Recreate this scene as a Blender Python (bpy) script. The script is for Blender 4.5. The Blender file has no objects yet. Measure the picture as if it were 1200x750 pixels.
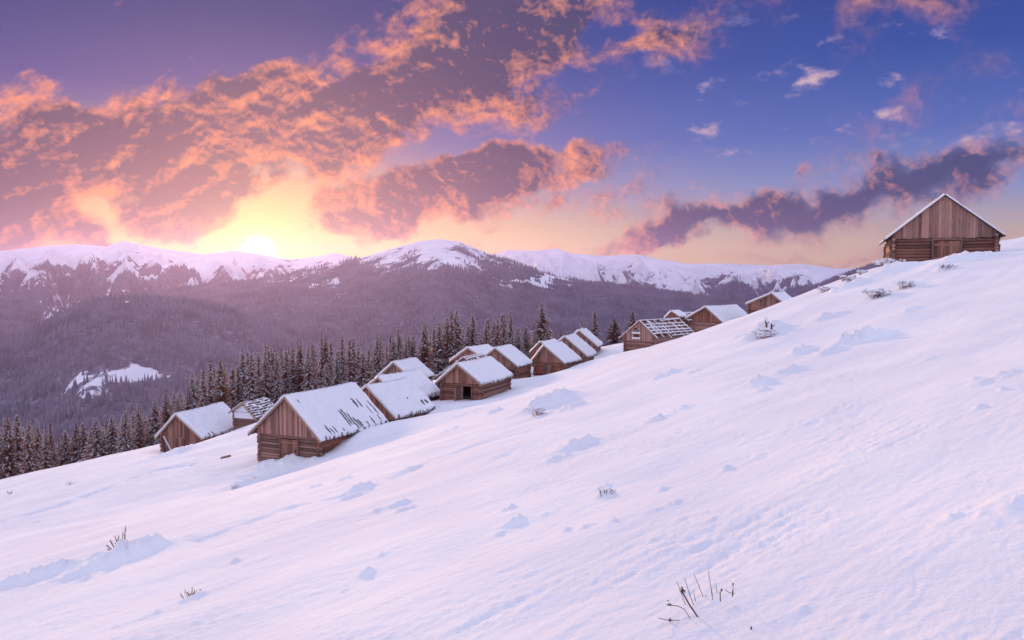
import bpy, math, random
import numpy as np
from mathutils import Vector, Matrix

random.seed(7)
rng = np.random.default_rng(11)
scene = bpy.context.scene
col = scene.collection
PI = math.pi

# ------------------------------------------------------------------ layout helpers
FOC = 942.0                      # focal length in photo pixels (1200 wide)
PITCH = math.atan(45 / FOC)      # camera looks 2.7 degrees down


def ray(px, py):
    x, y, z = px - 600.0, FOC, 375.0 - py
    v = np.array([x, y * math.cos(PITCH) + z * math.sin(PITCH), -y * math.sin(PITCH) + z * math.cos(PITCH)])
    return v / v[1]


def at(px, py, d):
    return ray(px, py) * d


def azel(px, py):
    r = ray(px, py)
    return math.atan2(r[0], r[1]), math.atan2(r[2], math.hypot(r[0], r[1]))


def lin(r, g, b):
    f = lambda c: (c / 255 / 12.92) if c / 255 <= 0.04045 else ((c / 255 + 0.055) / 1.055) ** 2.4
    return (f(r), f(g), f(b), 1.0)


# ------------------------------------------------------------------ numpy noise
def _hash(ix, iy, seed):
    h = (ix.astype(np.int64) * 374761393 + iy.astype(np.int64) * 668265263 + seed * 974634777) & 0xFFFFFFFF
    h = ((h ^ (h >> 13)) * 1274126177) & 0xFFFFFFFF
    h = ((h ^ (h >> 16)) * 2246822519) & 0xFFFFFFFF
    return (h ^ (h >> 15)) & 0xFFFFFFFF


def pnoise(x, y, seed=0):
    x = np.asarray(x, float)
    y = np.asarray(y, float)
    ix = np.floor(x)
    iy = np.floor(y)
    fx = x - ix
    fy = y - iy
    ux = fx * fx * fx * (fx * (fx * 6 - 15) + 10)
    uy = fy * fy * fy * (fy * (fy * 6 - 15) + 10)

    def g(dx, dy):
        a = _hash(ix + dx, iy + dy, seed) * (2 * PI / 4294967296.0)
        return np.cos(a) * (fx - dx) + np.sin(a) * (fy - dy)
    a, b, c, d = g(0, 0), g(1, 0), g(0, 1), g(1, 1)
    return ((a + (b - a) * ux) + ((c + (d - c) * ux) - (a + (b - a) * ux)) * uy) * 1.5


def fbm(x, y, octaves=4, seed=0, gain=0.5, lac=2.03):
    s = 0.0
    a = 1.0
    for o in range(octaves):
        s = s + a * pnoise(x, y, seed + o * 17)
        x = x * lac + 13.7
        y = y * lac - 7.1
        a *= gain
    return s


def ridged(x, y, octaves=4, seed=0, gain=0.5):
    s = 0.0
    a = 1.0
    for o in range(octaves):
        s = s + a * (1 - 2 * np.abs(pnoise(x, y, seed + o * 31)))
        x = x * 2.07 + 5.3
        y = y * 2.07 - 3.9
        a *= gain
    return s


def sstep(a, b, x):
    t = np.clip((x - a) / (b - a), 0, 1)
    return t * t * (3 - 2 * t)


# ------------------------------------------------------------------ node helpers
class NT:
    def __init__(self, tree):
        self.t = tree
        self.n = tree.nodes
        self.l = tree.links

    def new(self, typ, **kw):
        n = self.n.new(typ)
        for k, v in kw.items():
            setattr(n, k, v)
        return n

    def put(self, sock, v):
        if v is None:
            return
        if hasattr(v, 'links') or isinstance(v, bpy.types.NodeSocket):
            self.l.new(v, sock)
        else:
            if hasattr(sock.default_value, '__len__') and not hasattr(v, '__len__'):
                v = (v,) * len(sock.default_value)
            if hasattr(sock.default_value, '__len__'):
                v = tuple(v)[:len(sock.default_value)]
            sock.default_value = v

    def m(self, op, a, b=None, c=None, clamp=False):
        n = self.new('ShaderNodeMath', operation=op, use_clamp=clamp)
        for i, v in enumerate((a, b, c)):
            self.put(n.inputs[i], v)
        return n.outputs[0]

    def vm(self, op, a, b=None, scale=None):
        n = self.new('ShaderNodeVectorMath', operation=op)
        self.put(n.inputs[0], a)
        self.put(n.inputs[1], b)
        if scale is not None:
            self.put(n.inputs['Scale'], scale)
        return n.outputs['Value'] if op in ('LENGTH', 'DOT_PRODUCT', 'DISTANCE') else n.outputs[0]

    def noise(self, vec, scale, detail=4, rough=0.5, dist=0.0, out='Fac', lac=2.0):
        n = self.new('ShaderNodeTexNoise')
        self.put(n.inputs['Vector'], vec)
        n.inputs['Scale'].default_value = scale
        n.inputs['Detail'].default_value = detail
        n.inputs['Roughness'].default_value = rough
        n.inputs['Lacunarity'].default_value = lac
        n.inputs['Distortion'].default_value = dist
        return n.outputs[out]

    def mapping(self, vec, loc=(0, 0, 0), rot=(0, 0, 0), scale=(1, 1, 1), kind='POINT'):
        n = self.new('ShaderNodeMapping', vector_type=kind)
        self.put(n.inputs['Vector'], vec)
        n.inputs['Location'].default_value = loc
        n.inputs['Rotation'].default_value = rot
        n.inputs['Scale'].default_value = scale
        return n.outputs[0]

    def rng(self, v, a, b, c=0.0, d=1.0, smooth=True):
        n = self.new('ShaderNodeMapRange', interpolation_type='SMOOTHSTEP' if smooth else 'LINEAR')
        self.put(n.inputs['Value'], v)
        for k, x in (('From Min', a), ('From Max', b), ('To Min', c), ('To Max', d)):
            self.put(n.inputs[k], x)
        return n.outputs[0]

    def mix(self, f, a, b, kind='MIX'):
        n = self.new('ShaderNodeMix', data_type='RGBA', blend_type=kind)
        self.put(n.inputs[0], f)
        self.put(n.inputs[6], a)
        self.put(n.inputs[7], b)
        return n.outputs[2]

    def ramp(self, v, stops):
        n = self.new('ShaderNodeValToRGB')
        self.put(n.inputs[0], v)
        e = n.color_ramp.elements
        e[0].position, e[0].color = stops[0]
        e[1].position, e[1].color = stops[-1]
        for p, c in stops[1:-1]:
            x = e.new(p)
            x.color = c
        return n.outputs[0]

    def attr(self, name, out='Fac'):
        n = self.new('ShaderNodeAttribute')
        n.attribute_name = name
        return n.outputs[out]


def new_mat(name):
    mt = bpy.data.materials.new(name)
    mt.use_nodes = True
    nt = NT(mt.node_tree)
    p = mt.node_tree.nodes['Principled BSDF']
    return mt, nt, p


def bump(nt, p, h, strength=0.5, dist=0.02):
    b = nt.new('ShaderNodeBump')
    b.inputs['Strength'].default_value = strength
    b.inputs['Distance'].default_value = dist
    nt.put(b.inputs['Height'], h)
    nt.l.new(b.outputs[0], p.inputs['Normal'])


def objco(nt):
    return nt.new('ShaderNodeTexCoord').outputs['Object']


SNOW_RGB = (0.84, 0.83, 0.86, 1)


def mat_snow_ground():
    mt, nt, p = new_mat('slope_snow')
    co = objco(nt)
    n1 = nt.noise(nt.mapping(co, rot=(0, 0, -0.6), scale=(0.5, 1.6, 1)), 2.2, 5, 0.6)
    n2 = nt.noise(co, 24.0, 3, 0.6)
    n3 = nt.noise(co, 0.25, 4, 0.5)
    c = nt.mix(nt.rng(n3, 0.35, 0.7), (0.80, 0.79, 0.83, 1), (0.88, 0.865, 0.88, 1))
    nt.put(p.inputs['Base Color'], c)
    p.inputs['Roughness'].default_value = 0.9
    p.inputs['Specular IOR Level'].default_value = 0.1
    h = nt.m('ADD', nt.m('MULTIPLY', n1, 1.0), nt.m('MULTIPLY', n2, 0.22))
    h = nt.m('ADD', h, nt.m('MULTIPLY', nt.noise(co, 60.0, 2, 0.6), 0.10))
    bump(nt, p, h, 0.8, 0.05)
    return mt


def mat_snow():
    mt, nt, p = new_mat('packed_snow')
    co = objco(nt)
    nt.put(p.inputs['Base Color'], SNOW_RGB)
    p.inputs['Roughness'].default_value = 0.6
    p.inputs['Specular IOR Level'].default_value = 0.25
    bump(nt, p, nt.noise(co, 5.0, 5, 0.6), 0.5, 0.06)
    return mt


def mat_wood(name, dark, light, grey=0.25, gx=(9, 9, 0.7)):
    mt, nt, p = new_mat(name)
    co = objco(nt)
    t = nt.attr('tint')
    off = nt.new('ShaderNodeCombineXYZ')
    nt.put(off.inputs[0], nt.m('MULTIPLY', t, 37.0))
    nt.put(off.inputs[2], nt.m('MULTIPLY', t, 11.0))
    co2 = nt.vm('ADD', co, off.outputs[0])
    g = nt.noise(nt.mapping(co2, scale=gx), 2.4, 6, 0.65, 0.6)
    s = nt.noise(co, 0.9, 4, 0.6)
    v = nt.m('ADD', nt.m('MULTIPLY', g, 0.7), nt.m('MULTIPLY', t, 0.5))
    c = nt.mix(nt.rng(v, 0.3, 0.9, smooth=False), dark, light)
    gr = (0.23, 0.18, 0.165, 1)
    c = nt.mix(nt.m('MULTIPLY', nt.rng(s, 0.4, 0.7), grey), c, gr)
    ob = nt.new('ShaderNodeObjectInfo').outputs['Random']
    hsv = nt.new('ShaderNodeHueSaturation')
    nt.put(hsv.inputs['Value'], nt.rng(ob, 0, 1, 0.82, 1.18, False))
    nt.put(hsv.inputs['Saturation'], nt.rng(nt.m('FRACT', nt.m('MULTIPLY', ob, 7.31)), 0, 1, 0.8, 1.15, False))
    nt.put(hsv.inputs['Color'], c)
    nt.put(p.inputs['Base Color'], hsv.outputs[0])
    p.inputs['Roughness'].default_value = 0.85
    p.inputs['Specular IOR Level'].default_value = 0.15
    bump(nt, p, g, 0.6, 0.03)
    return mt


def mat_plain(name, c1, c2, rough=0.9, scale=6.0):
    mt, nt, p = new_mat(name)
    n = nt.noise(objco(nt), scale, 4, 0.6)
    nt.put(p.inputs['Base Color'], nt.mix(nt.rng(n, 0.35, 0.65), c1, c2))
    p.inputs['Roughness'].default_value = rough
    p.inputs['Specular IOR Level'].default_value = 0.1
    return mt


def mat_needles():
    mt, nt, p = new_mat('spruce_needles')
    t = nt.attr('tint')
    c = nt.ramp(t, [(0.0, (0.05, 0.032, 0.022, 1)), (0.5, (0.13, 0.074, 0.046, 1)), (1.0, (0.21, 0.118, 0.072, 1))])
    nt.put(p.inputs['Base Color'], c)
    p.inputs['Roughness'].default_value = 0.8
    p.inputs['Specular IOR Level'].default_value = 0.1
    tr = nt.new('ShaderNodeBsdfTranslucent')
    nt.put(tr.inputs[0], (0.45, 0.17, 0.07, 1))
    ms = nt.new('ShaderNodeMixShader')
    ms.inputs[0].default_value = 0.5
    out = mt.node_tree.nodes['Material Output']
    nt.l.new(p.outputs[0], ms.inputs[1])
    nt.l.new(tr.outputs[0], ms.inputs[2])
    nt.l.new(ms.outputs[0], out.inputs[0])
    return mt


def mat_branch_snow():
    mt, nt, p = new_mat('branch_snow')
    nt.put(p.inputs['Base Color'], (0.82, 0.80, 0.84, 1))
    p.inputs['Roughness'].default_value = 0.7
    tr = nt.new('ShaderNodeBsdfTranslucent')
    nt.put(tr.inputs[0], (0.8, 0.76, 0.78, 1))
    ms = nt.new('ShaderNodeMixShader')
    ms.inputs[0].default_value = 0.4
    out = mt.node_tree.nodes['Material Output']
    nt.l.new(p.outputs[0], ms.inputs[1])
    nt.l.new(tr.outputs[0], ms.inputs[2])
    nt.l.new(ms.outputs[0], out.inputs[0])
    return mt


def mat_mountain():
    mt, nt, p = new_mat('mountain_cover')
    geo = nt.new('ShaderNodeNewGeometry')
    pos = geo.outputs['Position']
    f = nt.attr('forest')
    n = nt.noise(nt.mapping(pos, scale=(1, 1, 1)), 0.018, 6, 0.65)
    k = nt.m('ADD', f, nt.m('MULTIPLY', nt.m('SUBTRACT', n, 0.5), 1.5))
    mask = nt.rng(k, 0.40, 0.60)
    fl = nt.noise(pos, 0.05, 3, 0.6)
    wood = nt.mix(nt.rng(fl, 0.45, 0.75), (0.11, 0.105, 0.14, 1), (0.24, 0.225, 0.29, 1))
    sn = nt.mix(nt.rng(nt.noise(pos, 0.004, 5, 0.6), 0.35, 0.7), (0.72, 0.71, 0.76, 1), (0.88, 0.86, 0.88, 1))
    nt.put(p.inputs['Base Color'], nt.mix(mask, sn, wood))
    p.inputs['Roughness'].default_value = 0.8
    p.inputs['Specular IOR Level'].default_value = 0.1
    bump(nt, p, nt.noise(pos, 0.012, 6, 0.6), 0.7, 14.0)
    return mt


M = {
    'ground': mat_snow_ground(),
    'snow': mat_snow(),
    'board': mat_wood('weathered_boards', (0.14, 0.062, 0.048, 1), (0.58, 0.27, 0.19, 1), 0.15, (9, 9, 0.7)),
    'log': mat_wood('weathered_logs', (0.095, 0.045, 0.034, 1), (0.44, 0.205, 0.145, 1), 0.15, (1.5, 1.5, 7)),
    'dark': mat_wood('dark_roof_boards', (0.06, 0.032, 0.026, 1), (0.24, 0.125, 0.09, 1), 0.3, (6, 6, 6)),
    'trim': mat_wood('pale_trim_boards', (0.12, 0.06, 0.04, 1), (0.42, 0.26, 0.18, 1), 0.4, (6, 6, 6)),
    'door': mat_wood('door_boards', (0.10, 0.046, 0.036, 1), (0.50, 0.245, 0.18, 1), 0.2, (9, 9, 0.7)),
    'iron': mat_plain('rusty_iron', (0.03, 0.02, 0.018, 1), (0.07, 0.035, 0.025, 1), 0.7),
    'bark': mat_plain('spruce_bark', (0.05, 0.035, 0.025, 1), (0.11, 0.075, 0.055, 1)),
    'needle': mat_needles(),
    'bsnow': mat_branch_snow(),
    'mount': mat_mountain(),
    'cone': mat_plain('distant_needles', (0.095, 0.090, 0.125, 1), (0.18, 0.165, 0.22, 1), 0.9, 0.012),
    'stem': mat_plain('dry_stem', (0.10, 0.050, 0.035, 1), (0.20, 0.10, 0.065, 1), 0.9, 20),
    'seed': mat_plain('dry_seed_head', (0.05, 0.022, 0.016, 1), (0.12, 0.05, 0.035, 1), 0.95, 60),
    'leaf': mat_plain('withered_leaves', (0.10, 0.035, 0.022, 1), (0.24, 0.085, 0.05, 1), 0.9, 30),
    'juniper': mat_plain('brown_juniper', (0.06, 0.035, 0.018, 1), (0.17, 0.09, 0.045, 1), 0.9, 30),
}


# ------------------------------------------------------------------ mesh builder
class MB:
    def __init__(self):
        self.v = []
        self.f = []
        self.t = []
        self.mi = []

    def face(self, idx, tint=0.5, mi=0):
        self.f.append(tuple(idx))
        self.t.append(tint)
        self.mi.append(mi)

    def add(self, verts, faces, tint=0.5, mi=0):
        b = len(self.v)
        self.v.extend([tuple(map(float, p)) for p in verts])
        for f in faces:
            self.face([b + i for i in f], tint, mi)

    def prism(self, a, b, u, w, tint=None, mi=0):
        """box bar from a to b with half extents along vectors u and w"""
        a, b, u, w = (np.array(q, float) for q in (a, b, u, w))
        vs = [a - u - w, a + u - w, a + u + w, a - u + w, b - u - w, b + u - w, b + u + w, b - u + w]
        self.add(vs, [(0, 3, 2, 1), (4, 5, 6, 7), (0, 1, 5, 4), (1, 2, 6, 5), (2, 3, 7, 6), (3, 0, 4, 7)],
                 random.random() if tint is None else tint, mi)

    def tube(self, pts, radii, seg=7, tint=None, mi=0, cap=True):
        tint = random.random() if tint is None else tint
        pts = [np.array(p, float) for p in pts]
        b = len(self.v)
        prev = None
        for i, p in enumerate(pts):
            d = pts[min(i + 1, len(pts) - 1)] - pts[max(i - 1, 0)]
            d = d / (np.linalg.norm(d) + 1e-9)
            ref = np.array([0, 0, 1.0]) if abs(d[2]) < 0.9 else np.array([1.0, 0, 0])
            u = np.cross(d, ref)
            u /= np.linalg.norm(u)
            w = np.cross(u, d)
            for k in range(seg):
                a = 2 * PI * k / seg
                self.v.append(tuple(p + (u * math.cos(a) + w * math.sin(a)) * radii[i]))
        for i in range(len(pts) - 1):
            for k in range(seg):
                k2 = (k + 1) % seg
                self.face((b + i * seg + k, b + (i + 1) * seg + k, b + (i + 1) * seg + k2, b + i * seg + k2), tint, mi)
        if cap:
            self.face([b + k for k in range(seg)], tint, mi)
            self.face([b + (len(pts) - 1) * seg + k for k in reversed(range(seg))], tint, mi)

    def mesh(self, name, mats, smooth=False):
        me = bpy.data.meshes.new(name)
        me.from_pydata(self.v, [], self.f)
        for m_ in mats:
            me.materials.append(m_)
        a = me.attributes.new('tint', 'FLOAT', 'FACE')
        a.data.foreach_set('value', np.array(self.t, dtype=np.float32))
        if len(mats) > 1:
            me.polygons.foreach_set('material_index', np.array(self.mi, dtype=np.int32))
        if smooth:
            me.polygons.foreach_set('use_smooth', np.ones(len(self.f), dtype=bool))
        me.update()
        return me

    def build(self, name, mats, parent=None, smooth=False):
        if not isinstance(mats, (list, tuple)):
            mats = [mats]
        o = bpy.data.objects.new(name, self.mesh(name, mats, smooth))
        col.objects.link(o)
        if parent is not None:
            o.parent = parent
        return o


def thing(name, label, cat, loc, rz=0.0, group=None):
    o = bpy.data.objects.new(name, None)
    o.empty_display_size = 0.3
    col.objects.link(o)
    o.location = [float(c) for c in loc]
    o.rotation_euler = (0, 0, rz)
    tag(o, label, cat, group)
    return o


def tag(o, label, cat, group=None):
    o['label'] = label
    o['category'] = cat
    if group:
        o['group'] = group


def np_mesh(name, verts, faces, mat, kind=None, smooth=True, attrs=None, nper=4):
    me = bpy.data.meshes.new(name)
    nv, nf = len(verts), len(faces)
    me.vertices.add(nv)
    me.vertices.foreach_set('co', verts.astype(np.float32).ravel())
    me.loops.add(nf * nper)
    me.loops.foreach_set('vertex_index', faces.astype(np.int32).ravel())
    me.polygons.add(nf)
    me.polygons.foreach_set('loop_start', np.arange(0, nf * nper, nper, dtype=np.int32))
    me.polygons.foreach_set('loop_total', np.full(nf, nper, dtype=np.int32))
    if smooth:
        me.polygons.foreach_set('use_smooth', np.ones(nf, dtype=bool))
    for k, v in (attrs or {}).items():
        a = me.attributes.new(k, 'FLOAT', 'POINT')
        a.data.foreach_set('value', v.astype(np.float32).ravel())
    me.materials.append(mat)
    me.update(calc_edges=True)
    me.validate()
    o = bpy.data.objects.new(name, me)
    col.objects.link(o)
    if kind:
        o['kind'] = kind
    return o


def grid_faces(nr, nc):
    i = np.arange(nr - 1)[:, None] * nc + np.arange(nc - 1)[None, :]
    return np.stack([i, i + 1, i + nc + 1, i + nc], axis=-1).reshape(-1, 4)


# ------------------------------------------------------------------ snow slope
PA, PB, PH = 0.2465, 0.092, 3.0


def plane_z(x, y):
    return PA * x - PB * y - PH


CTRL = [(0, 562, 150), (60, 550, 145), (120, 537, 140), (168, 526, 133),
        (190, 529, 95.5), (236, 526, 95), (283, 507, 103),
        (305, 541, 66), (375, 538, 63.5), (455, 500, 71),
        (462, 505, 73), (499, 488, 78), (519, 470, 85), (566, 467, 85), (597, 455, 92),
        (607, 444, 106), (617, 437, 112), (628, 441, 110), (661, 434, 108), (679, 427, 114),
        (686, 429, 119), (697, 419, 128), (722, 409, 130), (732, 416, 114),
        (775, 403, 104), (815, 389.5, 106), (850, 380, 110), (880, 369.5, 108), (935, 352, 98), (430, 528, 55), (330, 562, 55), (520, 497, 62), (610, 462, 75), (690, 432, 92), (880, 371, 72), (940, 354, 70), (820, 390, 78), (760, 411, 78), (915, 361, 90),
        (1000, 322, 78), (1042, 314, 57.5), (1168, 298, 56.5), (1105, 304, 57), (285, 502, 93)]
_P = [tuple(at(*c)) for c in CTRL]
_P += [(31.0, 128.0, -8.4), (37.0, 129.0, -8.2), (40.0, 123.0, -5.4), (31.0, 152.0, -9.8), (24, 118, -9.6)]
for d_ in (3, 8, 16, 24):
    for u_ in (-0.9, -0.6, -0.3, 0, 0.3, 0.6, 0.9):
        _P.append((u_ * d_, d_, plane_z(u_ * d_, d_)))
for x_, y_ in ((-40, -30), (0, -30), (40, -30), (-90, 40), (-140, 120), (90, 30), (110, 90), (0, 230), (-120, 220), (120, 200)):
    _P.append((x_, y_, plane_z(x_, y_)))
_P = np.array(_P)
_C = 7.0
_A = np.sqrt((_P[:, None, 0] - _P[None, :, 0]) ** 2 + (_P[:, None, 1] - _P[None, :, 1]) ** 2 + _C * _C)
_W = np.linalg.solve(_A + 0.0 * np.eye(len(_P)), _P[:, 2] - plane_z(_P[:, 0], _P[:, 1]))


def base_z(x, y):
    s = plane_z(x, y)
    for (a, b, _), w in zip(_P, _W):
        s = s + w * np.sqrt((x - a) ** 2 + (y - b) ** 2 + _C * _C)
    return s


DC = np.array([(-700, 165), (0, 165), (190, 150), (300, 140), (430, 136), (560, 135), (640, 136), (700, 138), (760, 142), (830, 145), (900, 135), (1000, 100), (1100, 95), (1200, 95), (1800, 95)], float)
DCU = (DC[:, 0] - 600) / FOC


def drop_z(x, y):
    d = np.maximum(y, 1.0)
    u = np.clip(x / d, -1.5, 1.5)
    e = np.maximum(np.where(y > 0, y, 0) - np.interp(u, DCU, DC[:, 1]), 0)
    k, s = 0.0012, 0.30
    q = s / (2 * k)
    return np.where(e < q, k * e * e, k * q * q + s * (e - q))


def macro_z(x, y):
    x = np.asarray(x, float)
    y = np.asarray(y, float)
    z = base_z(x, y) - drop_z(x, y)
    r = np.hypot(x, y)
    z = np.where(r > 900, np.maximum(z, -352.0 - 0.02 * (r - 900)), np.maximum(z, -352.0))
    return z


def hit(px, py):
    """where a line of sight meets the smooth slope"""
    r = ray(px, py)
    d = np.concatenate([np.arange(2, 40, 0.05), np.arange(40, 200, 0.2)])
    g = r[2] * d - macro_z(r[0] * d, d)
    i = np.nonzero(g < 0)[0]
    dd = d[i[0]] if len(i) else 150.0
    return r * dd


# mounds: px, py, along, across, height
MOUNDS = [
    (330, 546, 2.6, 1.6, 0.75), (365, 542, 2.0, 1.2, 0.3), (215, 528, 3.0, 1.6, 0.5), (1125, 305, 2.4, 1.2, 0.55), (1045, 316, 2.2, 1.5, 0.6), (1160, 300, 1.6, 1.2, 0.4),
    (152, 652, 2.3, 0.85, 0.62), (185, 641, 0.5, 0.3, 0.18), (62, 672, 1.5, 0.5, 0.42), (18, 684, 0.7, 0.35, 0.25), (105, 660, 0.9, 0.3, 0.2),
    (232, 700, 0.55, 0.22, 0.16), (180, 722, 0.6, 0.16, 0.12), (140, 735, 0.5, 0.15, 0.1),
    (432, 672, 0.45, 0.32, 0.34), (450, 652, 0.5, 0.25, 0.15), (405, 690, 0.45, 0.2, 0.12),
    (605, 612, 0.95, 0.38, 0.34), (585, 625, 0.7, 0.3, 0.16), (640, 602, 0.8, 0.3, 0.14),
    (710, 577, 0.55, 0.4, 0.38), (690, 618, 0.5, 0.3, 0.2), (665, 622, 0.45, 0.3, 0.18), (720, 613, 0.5, 0.3, 0.14), (765, 600, 0.6, 0.3, 0.18), (790, 590, 0.6, 0.3, 0.2), (795, 610, 0.5, 0.3, 0.13),
    (678, 521, 1.4, 0.8, 0.45), (655, 535, 1.0, 0.5, 0.25), (650, 473, 2.0, 1.2, 0.7), (672, 476, 1.6, 0.9, 0.35), (580, 483, 1.3, 0.6, 0.35), (470, 590, 0.8, 0.35, 0.2), (425, 572, 1.2, 0.6, 0.42), (415, 580, 1.0, 0.4, 0.25), (440, 600, 0.5, 0.3, 0.14),
    (495, 542, 1.5, 0.4, 0.16), (530, 505, 1.4, 0.5, 0.22), (282, 570, 1.2, 0.8, 0.45), (300, 566, 1.0, 0.5, 0.25),
    (897, 392, 1.9, 1.2, 0.85), (915, 390, 1.6, 1.0, 0.5), (1010, 398, 1.2, 0.7, 0.55), (990, 402, 1.4, 0.7, 0.4), (1030, 392, 1.0, 0.6, 0.3), (940, 413, 1.4, 0.7, 0.4), (975, 412, 1.0, 0.6, 0.3), (925, 435, 0.9, 0.5, 0.25), (890, 450, 0.9, 0.6, 0.45), (895, 456, 0.7, 0.4, 0.22), (870, 395, 1.5, 0.8, 0.3), (965, 375, 1.5, 0.9, 0.45), (985, 370, 1.2, 0.8, 0.3), (780, 440, 1.8, 0.7, 0.3), (770, 492, 1.2, 0.5, 0.25), (800, 480, 1.0, 0.5, 0.2),
    (1028, 348, 1.2, 0.8, 0.6), (1065, 335, 1.2, 0.8, 0.5), (1105, 316, 1.1, 0.7, 0.5), (985, 338, 1.6, 1.0, 0.5), (1005, 332, 1.2, 0.9, 0.5), (1065, 365, 1.0, 0.5, 0.2), (1090, 420, 1.0, 0.4, 0.1),
    (1190, 590, 2.6, 1.0, 0.30), (1120, 606, 1.9, 0.55, 0.16), (1195, 615, 0.3, 0.3, 0.14), (1150, 450, 1.2, 0.5, 0.18), (1180, 440, 1.0, 0.5, 0.2),
    (975, 695, 0.42, 0.22, 0.15), (940, 715, 0.45, 0.2, 0.12), (905, 730, 0.4, 0.2, 0.1), (830, 700, 0.5, 0.3, 0.12), (860, 715, 0.4, 0.25, 0.08), (1010, 725, 0.3, 0.25, 0.1),
    (560, 650, 0.6, 0.3, 0.07), (620, 675, 0.4, 0.15, 0.05), (520, 700, 0.5, 0.2, 0.06),
]
WD = math.radians(38)            # wind direction in plan: drifts trail to the right and uphill
WC, WS = math.cos(WD), math.sin(WD)
TRACKS = [([(-20, 618), (60, 596), (130, 570), (180, 552), (225, 544)], 0.55, 0.30),
          ([(150, 640), (240, 630), (280, 614), (345, 592), (400, 580)], 0.22, 0.10),
          ([(465, 556), (500, 540), (560, 520), (625, 505)], 0.30, 0.12),
          ([(560, 550), (590, 535), (610, 525)], 0.2, 0.08)]
_MP = []
for a, b, la, lb, h in MOUNDS:
    p = hit(a, b)
    k = min(1.0, max(0.22, p[1] / 30.0))
    big = 0.8 if la > 1.0 and p[1] < 50 else 1.0
    sm = 0.72 if la < 1.9 and a > 370 else 1.0
    _MP.append((p, la * k * big * sm, lb * k * big * sm, h * k * (1.15 if p[1] < 40 else 0.9) * sm))
_mr = np.random.default_rng(23)
for _ in range(40):
    y_ = math.exp(_mr.uniform(math.log(11), math.log(95)))
    x_ = y_ * _mr.uniform(-0.62, 0.62)
    g_ = float(fbm(np.array([x_ / 12.0]), np.array([y_ / 12.0]), 2, 8)[0])
    if g_ < 0.0:
        continue
    k_ = min(1.0, max(0.3, y_ / 34.0)) * _mr.uniform(0.4, 0.8)
    _MP.append((np.array([x_, y_, 0.0]), 0.75 * k_, 0.34 * k_, 0.30 * k_))
_TP = [([hit(*q) for q in pts], w, dp) for pts, w, dp in TRACKS]
_TRAMPLE = [(hit(250, 545), 9.0), (hit(350, 545), 5.0), (hit(600, 470), 5.0)]


def ground_z(x, y, detail=True):
    x = np.asarray(x, float)
    y = np.asarray(y, float)
    z = macro_z(x, y)
    r = np.hypot(x, y)
    near = 1 - sstep(150, 220, r)
    a = x * WC + y * WS
    b = -x * WS + y * WC
    z = z + near * 0.10 * fbm(a / 9.0, b / 4.0, 3, 3)
    rough = np.zeros_like(z)
    for (p, la, lb, h) in _MP:
        da = (x - p[0]) * WC + (y - p[1]) * WS
        db = -(x - p[0]) * WS + (y - p[1]) * WC
        la2 = np.where(da > 0, la * 0.8, la)
        q = (da / la2) ** 2 + (db / np.where(db > 0, lb * 1.1, lb * 0.75)) ** 2
        ix = np.nonzero(q < 12)
        if len(ix[0]) == 0:
            continue
        g = np.exp(-q[ix])
        z[ix] += h * g * (0.8 + 0.6 * fbm(x[ix] / (0.7 * lb + 0.1), y[ix] / (0.7 * lb + 0.1), 3, 12))
        rough[ix] = np.maximum(rough[ix], g * min(1, h * 4.5))
    for p, rad in _TRAMPLE:
        q = ((x - p[0]) ** 2 + (y - p[1]) ** 2) / rad ** 2
        rough = np.maximum(rough, 0.9 * np.exp(-np.minimum(q, 40)))
    if detail:
        pat = sstep(0.05, 0.5, fbm(a / 6.0, b / 3.0, 3, 91))
        lump = fbm(a / 0.9, b / 0.42, 4, 21, 0.55)
        sas = ridged(a / 1.5 + 0.4 * lump, b / 0.26, 4, 44, 0.55) - 0.8
        z = z + near * (0.018 * (0.55 + 0.3 * pat) * sas + 0.012 * pat * lump * sstep(0.0, 0.6, lump)
                        + rough * (0.045 * lump + 0.02 * fbm(x / 0.22, y / 0.22, 3, 60)))
        fade = 1 - sstep(20, 40, r)
        z = z + fade * (0.008 * fbm(a / 0.14, b / 0.09, 3, 77) * (0.3 + pat) + 0.016 * pat * fbm(a / 0.5, b / 0.25, 3, 88))
    for pts, w, dp in _TP:
        best = np.full(z.shape, 1e9)
        for p, q in zip(pts[:-1], pts[1:]):
            dx, dy = q[0] - p[0], q[1] - p[1]
            t = np.clip(((x - p[0]) * dx + (y - p[1]) * dy) / (dx * dx + dy * dy), 0, 1)
            best = np.minimum(best, np.hypot(x - p[0] - t * dx, y - p[1] - t * dy))
        k = np.exp(-np.minimum((best / w) ** 2, 40))
        z = z - dp * k * (0.6 + 0.8 * pnoise(x / 0.7, y / 0.7, 5))
    return z


def build_ground():
    az = np.concatenate([np.linspace(-180, -50, 40)[:-1], np.linspace(-50, -36, 30)[:-1], np.linspace(-36, 36, 740), np.linspace(36, 50, 30)[1:], np.linspace(50, 180, 40)[1:]])
    az = np.radians(az)
    rr = np.concatenate([[0.3, 0.8, 1.4], np.exp(np.arange(math.log(2.0), math.log(230), 0.0062)), np.exp(np.arange(math.log(231), math.log(2600), 0.04))])
    R, A = np.meshgrid(rr, az, indexing='ij')
    X = R * np.sin(A)
    Y = R * np.cos(A)
    Z = ground_z(X, Y)
    v = np.stack([X, Y, Z], -1).reshape(-1, 3)
    o = np_mesh('snow_ground', v, grid_faces(len(rr), len(az))[:, ::-1], M['ground'], 'structure')
    return o


build_ground()

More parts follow.
